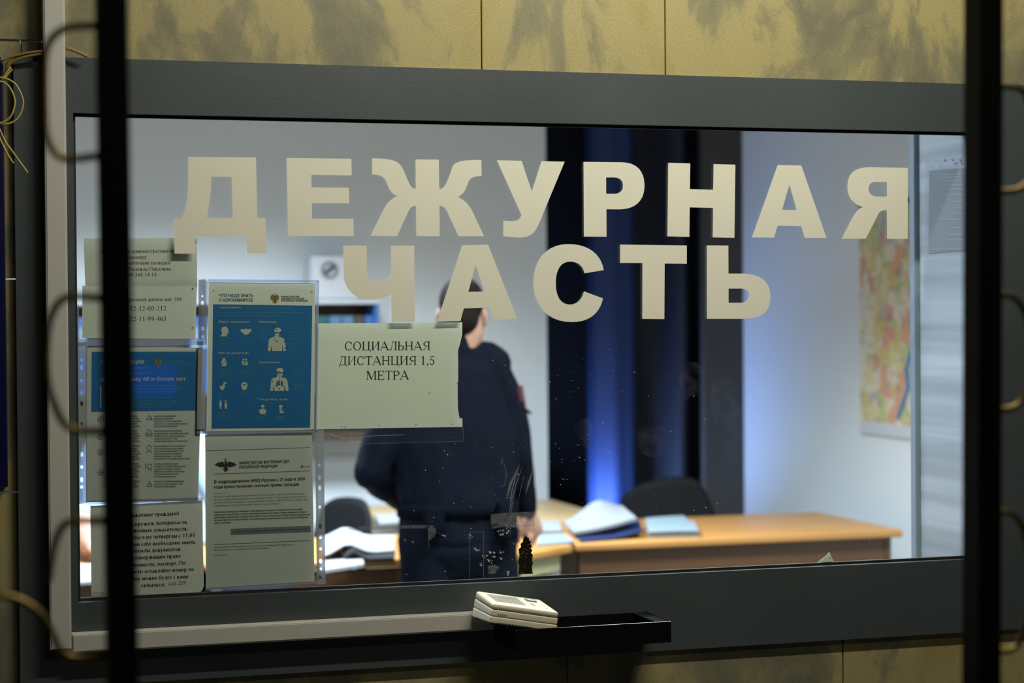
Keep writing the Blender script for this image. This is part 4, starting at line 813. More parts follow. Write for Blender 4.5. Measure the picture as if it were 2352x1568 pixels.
# ------------------------------------------------------------------ wires and the blue board at the far left
def tubes(name, lines, r, m, label, cat):
    b = MB()
    for l in lines: b.tube(l, r, 8)
    o = b.build(name, M[m], None, True); return tag(o, label, cat)
def sm3(pts, y, n=6):                           # smooth run of points on a plane
    q = [Vector(P(a, c, y if len(p) == 2 else p[2])) for p in pts for a, c in [p[:2]]]; out = []
    for i in range(len(q)-1):
        p0, p1, p2, p3 = q[max(i-1, 0)], q[i], q[i+1], q[min(i+2, len(q)-1)]
        for j in range(n):
            t = j/n; out.append(.5*((2*p1)+(p2-p0)*t+(2*p0-5*p1+4*p2-p3)*t*t+(3*p1-p0-3*p2+p3)*t**3))
    return out+[q[-1]]
tubes('wire_coil', [sm3([(-8, 385), (-30, 330), (-52, 260), (-48, 205), (-20, 180), (8, 179), (34, 192), (50, 220), (53, 240), (45, 265), (28, 281), (5, 285), (-20, 280), (-40, 250)], -.068), sm3([(-25, 200), (0, 187), (20, 198), (33, 225), (33, 245), (24, 268), (8, 280), (-10, 284), (-30, 275)], -.072),
  sm3([(-20, 260), (-2, 295), (12, 325), (30, 350), (63, 396)], -.066), sm3([(-12, 285), (0, 318), (14, 348), (30, 374)], -.07), sm3([(8, 184), (18, 170), (27, 160)], -.066), sm3([(5, 181), (14, 168), (24, 155)], -.069)], .0016, 'wire', 'coil of thin yellow telephone wire hanging beside the blue board', 'wire')
tubes('wire_bundle', [sm3([(14, 165), (17, 150), (24, 138), (40, 129), (70, 124), (105, 117), (135, 112), (150, 108), (175, 116), (200, 127)], -.033), sm3([(18, 160), (24, 146), (45, 134), (80, 126), (110, 121), (140, 115), (155, 112), (178, 120), (198, 129)], -.034), sm3([(2, 138), (12, 136), (24, 131), (60, 122), (98, 117)], -.036)], .0024, 'wire2', 'brown and yellow wires running along the top edge of the grey panel', 'wire')
bx1 = P(13, 620, -.02)[0]
bd = MB().box(bx1-.75, -.020, P(20, 1119, -.02)[2], bx1, -.002, P(7, 131, -.02)[2], .003).build('notice_board', M['navyboard'])
tag(bd, 'edge of a dark blue board at the far left of the corridor wall', 'board')
# ------------------------------------------------------------------ grille posts in the foreground
YB = -1.8
def post(label, top, bot, scrolls):
    a, b = Vector(P(*top, YB)), Vector(P(*bot, YB)); d = (a-b)/(a.z-b.z)
    lo, hi = b-d*b.z, b+d*(2.75-b.z); mt = Matrix(((1, 0, d.x, lo.x), (0, 1, d.y, lo.y), (0, 0, 1, 0), (0, 0, 0, 1)))
    o = MB().box(-.015, -.02, 0, .015, .02, 2.75, .002, mt).build('grille_post', M['iron'])
    tag(o, label, 'grille post', 'black iron grille posts in front of the window')
    for s in scrolls:
        MB().tube(sm3(s, YB), .0040, 8).build('scroll_rod', M['rod'], o, True)
    return o
post('black iron grille post at the left, blurred in the foreground', (255, 0), (281, 1568),
  [[(262, 60), (190, 60), (148, 66), (122, 85), (107, 112), (101, 160), (101, 240), (104, 300), (118, 340), (142, 362), (180, 364), (222, 358), (262, 355)],
   [(266, 688), (222, 684), (165, 680), (138, 692), (120, 720), (110, 760), (106, 830), (112, 890), (126, 930), (142, 965), (165, 985), (205, 990), (272, 990)],
   [(272, 1196), (215, 1196), (172, 1196), (146, 1206), (128, 1240), (120, 1275), (112, 1330)],
   [(-60, 1364), (0, 1366), (50, 1380), (90, 1408), (116, 1445), (132, 1482), (150, 1502), (180, 1510), (220, 1506), (278, 1498)]])
post('black iron grille post at the right, in front of the right end of the window', (2259, 0), (2254, 1568),
  [[(2258, 196), (2310, 198), (2345, 206), (2362, 235), (2374, 290), (2378, 360), (2366, 410), (2340, 434), (2300, 440), (2258, 440)],
   [(2258, 676), (2305, 676), (2336, 690), (2358, 730), (2370, 800), (2366, 870), (2350, 915), (2320, 938), (2258, 940)],
   [(2256, 1178), (2310, 1176), (2340, 1195), (2358, 1240), (2366, 1330), (2360, 1410), (2342, 1470), (2322, 1492), (2256, 1500)]])
# ------------------------------------------------------------------ the rest of the corridor
def shell(name, *bx, m): return tag(MB().box(*bx).build(name, M[m]), kind='structure')
shell('floor', -2.5, -6.5, -.1, 5.1, 6.2, 0, m='floor')
shell('ceiling', -2.5, -6.5, 3.4, 5.1, .05, 3.5, m='corr')
shell('wall_opposite', -2.5, -6.6, 0, 5.1, -6.5, 3.4, m='corr')
shell('wall_left', -2.5, -6.5, 0, -2.4, 0, 3.4, m='corr')
shell('wall_right', 5.0, -6.5, 0, 5.1, 0, 3.4, m='corr')
mr = lambda px, py, yy: P(px, py, 0)+ray(px, py)*np.array([1, -1, 1])*((-yy)/ray(px, py)[1])   # a point seen mirrored in the glass
q0, q1 = mr(306, 912, -6.44), mr(404, 838, -6.44)
ds = MB().box(q0[0], -6.49, q0[2], q1[0], -6.44, q1[2], .004).build('lit_display', M['display'])
tag(ds, 'blue lit display on the opposite corridor wall, mirrored in the window over the left poster', 'display')
# ------------------------------------------------------------------ the duty room: shell
YBK, XR = 5.45, 4.06
shell('wall_room_left', -1.1, .05, 0, -1.0, 6.1, 3.0, m='wallp')
xd = P(1256, 740, YBK)[0]
shell('wall_back', -1.0, YBK, 0, xd, YBK+.35, 3.0, m='wallp')
shell('wall_room_right', XR, .05, 0, XR+.1, YBK, 3.0, m='wallp')
shell('wall_recess', xd, YBK+.9, 0, XR+.1, YBK+1.0, 3.0, m='recess_shade')  # near-black back surface paints in the dark of the recess
shell('wall_recess_side', XR, YBK, 0, XR+.1, YBK+.9, 3.0, m='greyleaf')
shell('ceiling_room', -1.1, .05, 3.0, XR+.1, YBK+1.0, 3.1, m='ceil')
# dark curtain closing the doorway in the back wall
def curtain(nm_='curtain', m_='navy'):
    px0, px1 = 1420, 1700
    xs = [P(a, 900, YBK+.2)[0] for a in range(px0, px1, 4)]
    def depth(p):
        d = .0
        for c, wd, h in ((1556, 36, .16), (1625, 26, .05)): d -= h*math.exp(-((p-c)/wd)**2)
        return YBK+.26+d
    vs, n = [], len(xs)
    for k in range(13):
        z_ = .04+k*.235
        for i, x in enumerate(xs): vs.append((x, depth(px0+4*i)+.008*math.sin(k*.9+i*.3), z_))
    fs = [(r*n+i, r*n+i+1, (r+1)*n+i+1, (r+1)*n+i) for r in range(12) for i in range(n-1)]
    o = mesh(nm_, vs, fs, M[m_], None, True)
    s = o.modifiers.new('thick', 'SOLIDIFY'); s.thickness = .004
    return tag(o, 'wide dark navy curtain hanging in the doorway at the back of the room', 'curtain')
curtain()
def drape():                                    # added strip of bluer cloth, stands in for the curtain's blue-lit fold
    c0, c1 = P(1362, 900, YBK+.1)[0], P(1470, 900, YBK+.1)[0]; vs, n = [], 22
    for k in range(13):
        z_ = .04+k*.235
        for i in range(n+1):
            t = i/n; a = math.pi*(1-t); vs.append(((c0+c1)/2+(c1-c0)/2*math.cos(a), YBK+.20-.13*math.sin(a)**.8+.006*math.sin(t*22+k*.2), z_))
    fs = [(r*(n+1)+i, r*(n+1)+i+1, (r+1)*(n+1)+i+1, (r+1)*(n+1)+i) for r in range(12) for i in range(n)]
    o = mesh('curtain', vs, fs, M['drape'], None, True); s = o.modifiers.new('thick', 'SOLIDIFY'); s.thickness = .004
    return tag(o, 'narrow drape standing in for the blue-lit fold at the left of the dark navy curtain', 'curtain')
drape()
xl = [P(a, 900, YBK+.03)[0] for a in (1612, 1676)]
lf = MB().box(xl[0], YBK-.005, 0, XR-.001, YBK+.05, 2.95, .004).build('door_leaf', M['greyleaf'])
tag(lf, 'dark grey panel between the navy curtain and the right wall', 'panel')
# right side partition next to the glass
sx = wx1-.012
py0 = min(np.linspace(.06, .4, 300), key=lambda v: abs(P(2106, 800, v)[0]-sx))
sp_ = MB().box(sx, .012, .85, sx+.012, py0-.01, 2.6).build('side_partition', M['sidepanel'])
tag(sp_, 'pale laminate partition, reflections streaked into its colour, at the right end of the glass', 'partition')
ps = MB().box(sx-.012, py0-.012, .85, sx+.016, py0+.012, 2.62, .003).build('post', M['aluminium'], sp_); ps['label'] = 'grey-blue aluminium edge post'
def on_side(pts): return [tuple(PX(a, b, sx-.0015)) for a, b in pts]
sd = on_side([(2134, 392), (2222, 385), (2222, 574), (2132, 582)])
o = mesh('paper_notice', sd+[(v[0]+.0006, v[1], v[2]) for v in sd], [(3, 2, 1, 0), (4, 5, 6, 7), (0, 1, 5, 4), (1, 2, 6, 5), (2, 3, 7, 6), (3, 0, 4, 7)], mat('blue_grey_sheet', (.20, .225, .26), .5))
tag(o, 'blue-grey printed sheet hanging on the partition at the right end of the window', 'notice', 'notices taped behind the window')
qs = []
for a0, a1, b in ((2138, 2212, 400), (2154, 2212, 407), (2158, 2212, 414), (2160, 2212, 425), (2180, 2212, 435), (2172, 2212, 448), (2186, 2212, 463), (2190, 2212, 478), (2188, 2212, 490), (2154, 2212, 504), (2182, 2212, 523), (2178, 2212, 539), (2176, 2212, 551), (2138, 2212, 572)):
    v = [tuple(PX(a, bb, sx-.0022)) for a, bb in ((a0, b-1.4), (a1, b-1.8), (a1, b+1), (a0, b+1.4))]; qs.append((v, [(0, 1, 2, 3)]))
printed('printed_line', qs, 'white', o)
v = [tuple(PX(a, bb, sx-.003)) for a, bb in ((2124, 372), (2225, 358), (2225, 689), (2122, 690))]
o = mesh('plastic_sleeve', v+[(q[0]+.0003, q[1], q[2]) for q in v], [(3, 2, 1, 0), (4, 5, 6, 7), (0, 1, 5, 4), (1, 2, 6, 5), (2, 3, 7, 6), (3, 0, 4, 7)], M['film']); tag(o, 'glossy clear sleeve over the sheet on the side partition', 'plastic sleeve', 'clear plastic sleeves behind the window')
fl = []
for a, b, r in ((2126, 369, 1.6), (2149, 369, 1.5), (2167, 367, 3), (2185, 366, 2.6), (2191, 375, 3), (2203, 367, 2.8), (2206, 374, 3), (2211, 368, 2), (2157, 380, 2), (2138, 382, 1.6), (2196, 371, 1.6)):
    v = [tuple(PX(a+r*.8*math.cos(q), b+r*math.sin(q), sx-.0035)) for q in (0, 1.2, 2.4, 3.6, 4.9)]; fl.append((v, [(0, 1, 2, 3, 4)]))
printed('glint_fleck', fl, 'white', o)  # white flecks painted as glints along the top of the sleeve
# map on the right wall
ym = PX(1980, 760, XR)[1]; zt = PX(1980, 478, XR)[2]; zb = PX(1990, 985, XR)[2]
mp = empty('wall_map', (XR-.008, ym-.55, zb)); tag(mp, 'colourful city map hanging on the right wall of the duty room', 'map')
MB().box(XR-.010, ym-1.1, zb+.03, XR-.004, ym, zt).build('map_sheet', M['map'], mp)
MB().box(XR-.012, ym-1.1, zb-.02, XR-.002, ym+.005, zb+.035, .003).build('bottom_margin', M['whitep'], mp)
MB().box(XR-.014, ym-1.1, zt, XR-.002, ym+.005, zt+.02, .003).build('top_rail', M['dkwood'], mp)
vv = [(XR-.0112, ym-.05-.012*math.sin(k*.6)-.022*k-.02*(k % 3), zb+.06+.07*k) for k in range(11)]
rv = [(a, b-.018, c) for a, b, c in vv]+[(a, b+.018, c) for a, b, c in vv]
mesh('river', [(a, b-.30, c) for a, b, c in rv], [(k, k+1, 12+k, 11+k) for k in range(10)], mat('map_river_blue', (.07, .22, .42), .6), mp)
# ------------------------------------------------------------------ desks
def desk(name, x0, x1, y0, y1, label, cut=0.0, front=True, top='wood', legs=False, fm='woodfront', h=.75):
    r = empty(name, ((x0+x1)/2, (y0+y1)/2, 0)); tag(r, label, 'desk', 'desks in the duty room')
    pts = [(x0, y0), (x1-cut*1.25, y0), (x1, y0+cut), (x1, y1), (x0, y1)] if cut else [(x0, y0), (x1, y0), (x1, y1), (x0, y1)]
    b = MB(); n = len(pts)
    b.poly([(a, c, h-.03) for a, c in pts]+[(a, c, h) for a, c in pts], [tuple(range(n))[::-1], tuple(range(n, 2*n))]+[(i, (i+1) % n, n+(i+1) % n, n+i) for i in range(n)])
    bmesh.ops.bevel(b.bm, geom=b.bm.edges[:], offset=.008, segments=3, affect='EDGES', profile=.5)
    b.build('desktop', M[top], r, True, 40)
    if front: MB().box(x0+.03, y0+.05, .08, x1-.03, y0+.07, h-.03, .002).build('front_panel', M[fm], r)
    if legs:
        for a in (x0+.06, x1-.06):
            for c in (y0+cut+.06, y1-.06): MB().box(a-.02, c-.02, 0, a+.02, c+.02, h-.03, .003).build('leg', M['metal'], r)
    else:
        for a in (x0+.03, x1-.055): MB().box(a, y0+.045, 0, a+.025, y1-.03, h-.03, .002).build('side_panel', M[fm], r)
    return r
d1 = desk('desk', 2.42, 3.80, 3.28, 4.06, 'orange-topped desk with a brown front, at the right under the map')
d2 = desk('desk', 1.0, 2.40, 3.08, 3.85, 'wooden table with a cut corner and metal legs, behind the standing person', cut=.17, front=False, legs=True)
MB().box(1.3, 3.10, .60, 2.16, 3.115, .715, .003).build('drawer_front', M['woodfront'], d2)
a_ = Vector((2.19, 3.10, 0)); bb = Vector((2.37, 3.25, 0)); dd = (bb-a_).normalized(); nn = Vector((-dd.y, dd.x, 0))
m_ = Matrix(((dd.x, nn.x, 0, a_.x), (dd.y, nn.y, 0, a_.y), (0, 0, 1, 0), (0, 0, 0, 1)))
MB().box(-.05, .015, .655, .22, .03, .715, .003, m_).build('corner_drawer', M['drawer'], d2)['label'] = 'pale greenish corner drawer front'
d3 = desk('desk', 1.96, 2.9, 4.09, 5.05, 'light wooden desk by the back wall, left of the standing person', top='woodlite', fm='woodlite')
d4 = desk('desk', -.4, .98, 3.08, 3.85, 'desk at the far left where the person in the light blue shirt sits')
# papers on the desks
def pile(name, corners, z0, th, m, label, cat, lift=None, n=10, under=None):
    """a soft block of sheets over four ground corners; lift(u, v) raises its top"""
    c = [Vector(PZ(a, b, .75)) for a, b in corners]; vs, fs = [], []
    for top in (0, 1):
        for j in range(n+1):
            for i in range(n+1):
                u, v = i/n, j/n; p = c[0]*(1-u)*(1-v)+c[1]*u*(1-v)+c[2]*u*v+c[3]*(1-u)*v
                l = lift(u, v) if lift else 0
                vs.append((p.x, p.y, z0+(th if top else 0)+l))
    N = (n+1)**2; q = lambda i, j: j*(n+1)+i
    for j in range(n):
        for i in range(n): fs += [(q(i, j), q(i, j+1), q(i+1, j+1), q(i+1, j)), (N+q(i, j), N+q(i+1, j), N+q(i+1, j+1), N+q(i, j+1))]
    ed = [(i, 0) for i in range(n)]+[(n, j) for j in range(n)]+[(i, n) for i in range(n, 0, -1)]+[(0, j) for j in range(n, 0, -1)]
    for k, e0 in enumerate(ed):
        e1 = ed[(k+1) % len(ed)]; fs.append((q(*e0), q(*e1), N+q(*e1), N+q(*e0)))
    o = mesh(name, vs, fs, M[m], None, True); o.data.set_sharp_from_angle(angle=.7)
    return tag(o, label, cat)
pile('paper_stack', [(1242, 1228), (1292, 1226), (1284, 1203), (1240, 1204)], .751, .014, 'white', 'small white paper stack on the desk junction beside the standing person\'s hand', 'papers')
pile('folder', [(1234, 1255), (1318, 1248), (1296, 1231), (1238, 1233)], .7505, .010, 'greyblue', 'flat grey-blue folder at the left end of the orange desk', 'folder')
bo = pile('open_binder', [(1334, 1246), (1474, 1236), (1470, 1212), (1308, 1222)], .7505, .008, 'navybind', 'open navy binder with white pages curling up, on the orange desk', 'binder', lambda u, v: .045*max(0, u-.55)**1.0+.004*u)
def pages(): 
    c = [Vector(PZ(a, b, .75)) for a, b in ((1318, 1238), (1462, 1230), (1456, 1206), (1296, 1216))]; vs, fs = [], []; n = 14
    for t in (0, 1):
        for j in range(n+1):
            for i in range(n+1):
                u, v = i/n, j/n; p = c[0]*(1-u)*(1-v)+c[1]*u*(1-v)+c[2]*u*v+c[3]*(1-u)*v
                hgt = (.008+.042*u**1.5+.062*math.exp(-((u-.55)/.34)**2)*v**1.2)
                vs.append((p.x-(.05*v*u), p.y, .760+hgt+(.012 if t else 0)))
    N = (n+1)**2; q = lambda i, j: j*(n+1)+i
    for j in range(n):
        for i in range(n): fs += [(q(i, j), q(i, j+1), q(i+1, j+1), q(i+1, j)), (N+q(i, j), N+q(i+1, j), N+q(i+1, j+1), N+q(i, j+1))]
    ed = [(i, 0) for i in range(n)]+[(n, j) for j in range(n)]+[(i, n) for i in range(n, 0, -1)]+[(0, j) for j in range(n, 0, -1)]
    for k, e0 in enumerate(ed):
        e1 = ed[(k+1) % len(ed)]; fs.append((q(*e0), q(*e1), N+q(*e1), N+q(*e0)))
    mesh('pages', vs, fs, M['white'], bo, True).data.set_sharp_from_angle(angle=.7)
pages()
bk = pile('book', [(1490, 1236), (1606, 1233), (1594, 1208), (1484, 1213)], .7505, .022, 'white', 'thick paperbound document with a grey-blue cover, right of the open binder', 'book')
c_ = pile('book_cover', [(1489, 1237), (1607, 1234), (1570, 1198), (1482, 1204)], .7735, .003, 'greyblue', None, None, lambda u, v: .006*u*(1-u)); c_.parent = bk
for k in ('label', 'category'):
    if k in c_: del c_[k]
# left table clutter
lb = pile('binder', [(792, 1293), (905, 1288), (905, 1262), (780, 1266)], .7505, .012, 'blackp', 'black open binder lying at the front of the table left of the standing person', 'binder', lambda u, v: .03*math.exp(-((u-.18)/.16)**2))
pile('paper_stack', [(742, 1290), (905, 1276), (905, 1240), (735, 1246)], .764, .006, 'white', 'wide sheet of white paper over the black binder', 'papers', lambda u, v: .036*math.exp(-((u-.34)/.2)**2))
pile('paper_stack', [(735, 1318), (836, 1302), (832, 1288), (735, 1296)], .7505, .012, 'white', 'white papers overhanging the front edge of the table', 'papers')
pile('paper_stack', [(872, 1208), (935, 1203), (922, 1184), (862, 1188)], .7505, .012, 'white', 'white papers on the light desk by the back wall', 'papers')
pile('paper_stack', [(170, 1345), (235, 1340), (235, 1300), (165, 1302)], .7505, .010, 'white', 'white papers under the seated person\'s forearm', 'papers')
# ------------------------------------------------------------------ chairs
def chair(loc, rz, label, h=.92, w_=.46, tilt=0.0):
    r = empty('office_chair', loc); tag(r, label, 'chair', 'black office chairs')
    m = Matrix.Identity(4)
    st = MB().box(-w_/2, -.23, .44, w_/2, .23, .52, .03, seg=3).build('seat', M['leather'], None, True); loc_child(st, r)
    bm_ = MB(); n = 10; vs, fs = [], []
    for side in (0, 1):
        for j in range(9):
            for i in range(n+1):
                u, v = i/n*2-1, j/8; hw = w_/2*(1-.18*v*v)
                zz = .58+(h-.58)*v-.05*abs(u)**3*v
                vs.append((u*hw, .22+.05*v+.04*(1-u*u)*.6+(.05*(1-.6*abs(u)**4)*(1-.5*abs(2*v-1)**4) if side else 0), zz))
    N = 9*(n+1); q = lambda i, j: j*(n+1)+i
    for j in range(8):
        for i in range(n): fs += [(q(i, j), q(i+1, j), q(i+1, j+1), q(i, j+1)), (N+q(i, j), N+q(i, j+1), N+q(i+1, j+1), N+q(i+1, j))]
    ed = [(i, 0) for i in range(n)]+[(n, j) for j in range(8)]+[(i, 8) for i in range(n, 0, -1)]+[(0, j) for j in range(8, 0, -1)]
    for k, e0 in enumerate(ed):
        e1 = ed[(k+1) % len(ed)]; fs.append((q(*e0), N+q(*e0), N+q(*e1), q(*e1)))
    bkr = loc_child(mesh('backrest', [(x*math.cos(tilt)-(z_-.6)*math.sin(tilt), y_, .6+(z_-.6)*math.cos(tilt)+x*math.sin(tilt)) for x, y_, z_ in vs], fs, M['leather'], None, True), r)
    loc_child(MB().tube([(0, .1, .43), (0, .27, .46), (0, .30, .62)], .018).build('back_bracket', M['blackp'], None, True), r)
    for s in (-1, 1):
        loc_child(MB().tube([(s*(w_/2-.02), .12, .47), (s*(w_/2+.03), .12, .54), (s*(w_/2+.03), .10, .68), (s*(w_/2+.03), -.12, .69)], .016).build('armrest', M['blackp'], None, True), r)
    loc_child(MB().cyl((0, 0, .12), (0, 0, .44), .028).build('gas_column', M['blackp'], None, True, 40), r)
    b = MB()
    for k in range(5):
        a = k*2*math.pi/5+.3; b.tube([(0, 0, .13), (.27*math.cos(a), .27*math.sin(a), .075)], [.028, .018], 10)
    loc_child(b.build('star_base', M['blackp'], None, True), r)
    for k in range(5):
        a = k*2*math.pi/5+.3; cx, cy = .27*math.cos(a), .27*math.sin(a)
        loc_child(MB().cyl((cx-.02, cy, .03), (cx+.02, cy, .03), .03).build('caster', M['blackp'], None, True, 40), r)
    r.rotation_euler.z = rz; return r
cp = P(1520, 1150, 4.62); chair((cp[0]-.06, 4.45, 0), math.radians(-28), 'black office chair behind the orange desk, only the top of its back showing', .86, .46, .22)
cp = P(800, 1180, 4.2); chair((cp[0]-.245, 4.2, 0), math.radians(-68), 'black office chair at the left, turned sideways between two desks', .86, .42)
# ------------------------------------------------------------------ bookcase on the back wall with binders and a white box
yB = 5.24; zt_, zb_ = P(800, 688, yB)[2], P(800, 1009, yB)[2]; xb0, xb1 = P(168, 850, yB)[0], P(872, 850, yB)[0]
bc = empty('bookcase', ((xb0+xb1)/2, 5.3, zb_)); tag(bc, 'dark wall-hung bookcase on the back wall, left of the standing person', 'bookcase')
MB().box(xb0, yB, zb_, xb1, 5.449, zb_+.035, .002).build('bottom_board', M['dkwood'], bc)
MB().box(xb0, yB, zt_-.02, xb1, 5.449, zt_, .002).build('top_board', M['whitep'], bc)
zs = zt_-.02-.40
MB().box(xb0+.02, yB+.01, zs-.02, xb1-.02, 5.43, zs, .002).build('shelf', M['dkwood'], bc)
MB().box(xb0+.02, 5.43, zb_+.035, xb1-.02, 5.449, zt_-.02).build('back_board', M['dkwood'], bc)
for a in (xb0, xb1-.02): MB().box(a, yB, zb_+.035, a+.02, 5.449, zt_-.02, .002).build('side_board', M['bblue'] if a > 1 else M['dkwood'], bc)
bcol = [('bblue', 849, 20), ('bbrown', 826, 22), ('bsky', 800, 27), ('bsky', 771, 28), ('bteal', 739, 33), ('bteal', 704, 33)]
nm = {'bblue': 'blue', 'bbrown': 'brown', 'bsky': 'pale blue', 'bteal': 'dark teal'}
pl = {849: 'at the right end of the bookcase row', 826: 'second from the right end of the bookcase row', 800: 'beside the brown one on the bookcase', 771: 'left of another pale blue one on the bookcase', 739: 'behind the corner of the social distance notice', 704: 'at the left of the row, by the coronavirus poster edge'}
def binder(pa, wpx, m, label):
    a, b_ = P(pa-wpx/2, 760, yB+.03)[0], P(pa+wpx/2, 760, yB+.03)[0]
    r = MB().box(a+.001, yB+.03, zs+.0005, b_-.001, 5.40, zs+.345, .004).build('ring_binder', M[m]); tag(r, label, 'binder', 'binders on the bookcase')
    MB().box((a+b_)/2-.016, yB+.0285, zs+.20, (a+b_)/2+.016, yB+.031, zs+.30).build('spine_label', M['greyblue'], r)
    return r
for (m, pa, wpx) in bcol: binder(pa, wpx, m, f'{nm[m]} ring binder {pl[pa]}')
for pa, t in ((474, 'blue ring binder seen through the hole strip left of the coronavirus poster'), (448, 'blue ring binder behind the right edge of the telephone number notice'), (188, 'blue ring binder at the far left, seen through the clear sleeve edge')): binder(pa, 24, 'bblue', t)
wb0, wb1 = P(714, 640, yB+.02)[0], P(826, 640, yB+.02)[0]; wt = P(760, 587, yB+.02)[2]
bxw = MB().box(wb0, yB+.02, zt_+.0005, wb1, 5.42, wt, .012, seg=3).build('white_box', M['whitep'], None, True, 40)
tag(bxw, 'white box with a round grey dial, standing on the bookcase', 'box')
cc = P(757, 620, yB+.018); cx, cz = cc[0], cc[2]
def ringm(cx, y, cz, r0, r1, n=32, th=.006):
    vs = []
    for k in range(n):
        a = 2*math.pi*k/n
        for r, yy in ((r0, y), (r1, y), (r1, y-th), (r0, y-th)): vs.append((cx+r*math.cos(a), yy, cz+r*math.sin(a)))
    return vs, [(4*k+j, 4*k+(j+1) % 4, 4*((k+1) % n)+(j+1) % 4, 4*((k+1) % n)+j) for k in range(n) for j in range(4)]
mesh('dial_ring', *ringm(cx, yB+.021, cz, .026, .042), M['dial'], bxw)
mesh('dial_face', *join([([(cx+.027*math.cos(k*.2618), yB+.0185, cz+.027*math.sin(k*.2618)) for k in range(24)], [tuple(range(24))])]), M['whitep'], bxw)
qd = quad(cx-.022, cz-.016, cx+.024, cz+.020, .020)
mesh('dial_bar', [(a, yB+.017, b) for a, b in qd]+[(a, yB+.013, b) for a, b in qd], [(3, 2, 1, 0), (4, 5, 6, 7), (0, 1, 5, 4), (1, 2, 6, 5), (2, 3, 7, 6), (3, 0, 4, 7)], M['dialdk'], bxw)
wr = MB().box(-1.0, YBK-.02, P(780, 1056, YBK)[2], xd-.4, YBK, P(780, 1046, YBK)[2], .004).build('trim_2', M['whitep']); tag(wr, kind='structure')
# ------------------------------------------------------------------ people
def hand(b, wrist, fdir, nrm, thumb_sign, curl=.5, s=1.0):
    """palm, four unequal bent fingers and a thumb, added to a builder; nrm = back of the hand"""
    f = Vector(fdir).normalized(); n = (Vector(nrm)-f*Vector(nrm).dot(f)).normalized(); sd = f.cross(n)*thumb_sign
    w = Vector(wrist); pt = lambda x, y, z: w+f*x*s+sd*y*s+n*z*s
    b.tube([pt(-.01, 0, 0), pt(.03, .002, 0), (pt(.065, .002, .0)), pt(.088, 0, -.002)], [(.024*s, .019*s), (.036*s, .017*s), (.042*s, .016*s), (.040*s, .013*s)] if abs(sd.x) > .5 else [.025*s, .030*s, .031*s, .028*s], 14)
    for y, L, r in ((.030, .070, .0088), (.010, .080, .0092), (-.010, .074, .0088), (-.029, .058, .0078)):
        p, a, pts = Vector((.085, y, 0)), 0., []
        pts.append(p.copy())
        for k, fr in enumerate((.45, .30, .25)):
            a += curl*(.75, 1.0, .7)[k]; p = p+Vector((math.cos(a)*L*fr, 0, -math.sin(a)*L*fr)); pts.append(p.copy())
        b.tube([pt(*q) for q in pts], [r*s, r*s, r*.92*s, r*.8*s], 10)
    b.tube([pt(.018, .026, -.004), pt(.045, .048, -.016), pt(.070, .050, -.030), pt(.088, .044, -.040)], [.013*s, .0115*s, .0105*s, .009*s], 10)
def head(b, c, yaw, s=1.0, pitch=0.0):
    """skull, jaw, nose, lips, brow and ears; c = centre of the skull, yaw 0 faces +Y"""
    m = Matrix.Translation(c) @ Matrix.Rotation(yaw, 4, 'Z') @ Matrix.Rotation(pitch, 4, 'X'); R3 = m.to_3x3()
    def ell(p, rx, ry, rz, rot=None): b.ball(m @ Vector(p), rx*s, ry*s, rz*s, 24, R3 @ rot if rot else R3)
    ell((0, -.012, .025), .076, .094, .092); ell((0, .018, -.045), .060, .070, .078); ell((0, .045, -.092), .038, .038, .028)
    ell((0, .070, -.012), .055, .022, .040); ell((0, .096, -.024), .012, .018, .024); ell((0, .104, -.036), .016, .013, .010)
    ell((0, .084, -.066), .026, .012, .007); ell((0, .083, -.076), .023, .012, .008); ell((0, .082, .018), .050, .014, .010)
    for k in (-1, 1):
        ell((k*.080, -.012, -.018), .009, .021, .034, Matrix.Rotation(k*.35, 3, 'Z')); ell((k*.040, .060, -.030), .026, .024, .026)
    return m
def eyes(m, parent):
    for k in (-1, 1):
        o = MB().ball(m @ Vector((k*.031, .080, .002)), .012, .012, .012, 16).build('eye', M['eye'], parent, True)
def cloth(builder, name, m, parent, vox=.006, amp=.004, sc=9., sm=5):
    me = solid(builder, vox, sm)
    nrm = [v.normal.copy() for v in me.vertices]
    for v, n in zip(me.vertices, nrm):
        k = noise.noise(Vector((v.co.x*sc, v.co.y*sc, v.co.z*sc*.55)))+.5*noise.noise(Vector((v.co.x*sc*2.3, v.co.y*sc*2.3, v.co.z*sc*1.2)))
        v.co += n*amp*k
    return link(name, me, M[m], parent)
# ---- the policeman-like standing figure seen from behind
YM = 2.86
G = lambda px, py, dy=0.0: Vector(P(px, py, YM+dy))
hc = G(1064, 716); hc = Vector((hc.x, YM+.01, hc.z-.002))
sR, sL = G(1138, 832, -.005), G(944, 836, .005)
eR, wR = G(1190, 1045, .01), G(1208, 1172, .07)
eL, wL = G(852, 1082, .0), G(925, 1150, .19)
pel = G(1052, 1196); che = G(1052, 930)
cx = pel.x
def limbs(b, g):
    b.tube([sR+Vector((-.03, 0, .005)), sR.lerp(eR, .35)+Vector((.006, 0, 0)), eR], [.062+g, .056+g, .046+g]); b.tube([eR, eR.lerp(wR, .4), wR], [.046+g, .044+g*.9, .031+g*.7])
    b.tube([sL+Vector((.03, 0, .005)), sL.lerp(eL, .35), eL], [.066+g, .066+g, .055+g]); b.tube([eL, eL.lerp(wL, .4), wL], [.055+g, .050+g*.9, .034+g*.7])
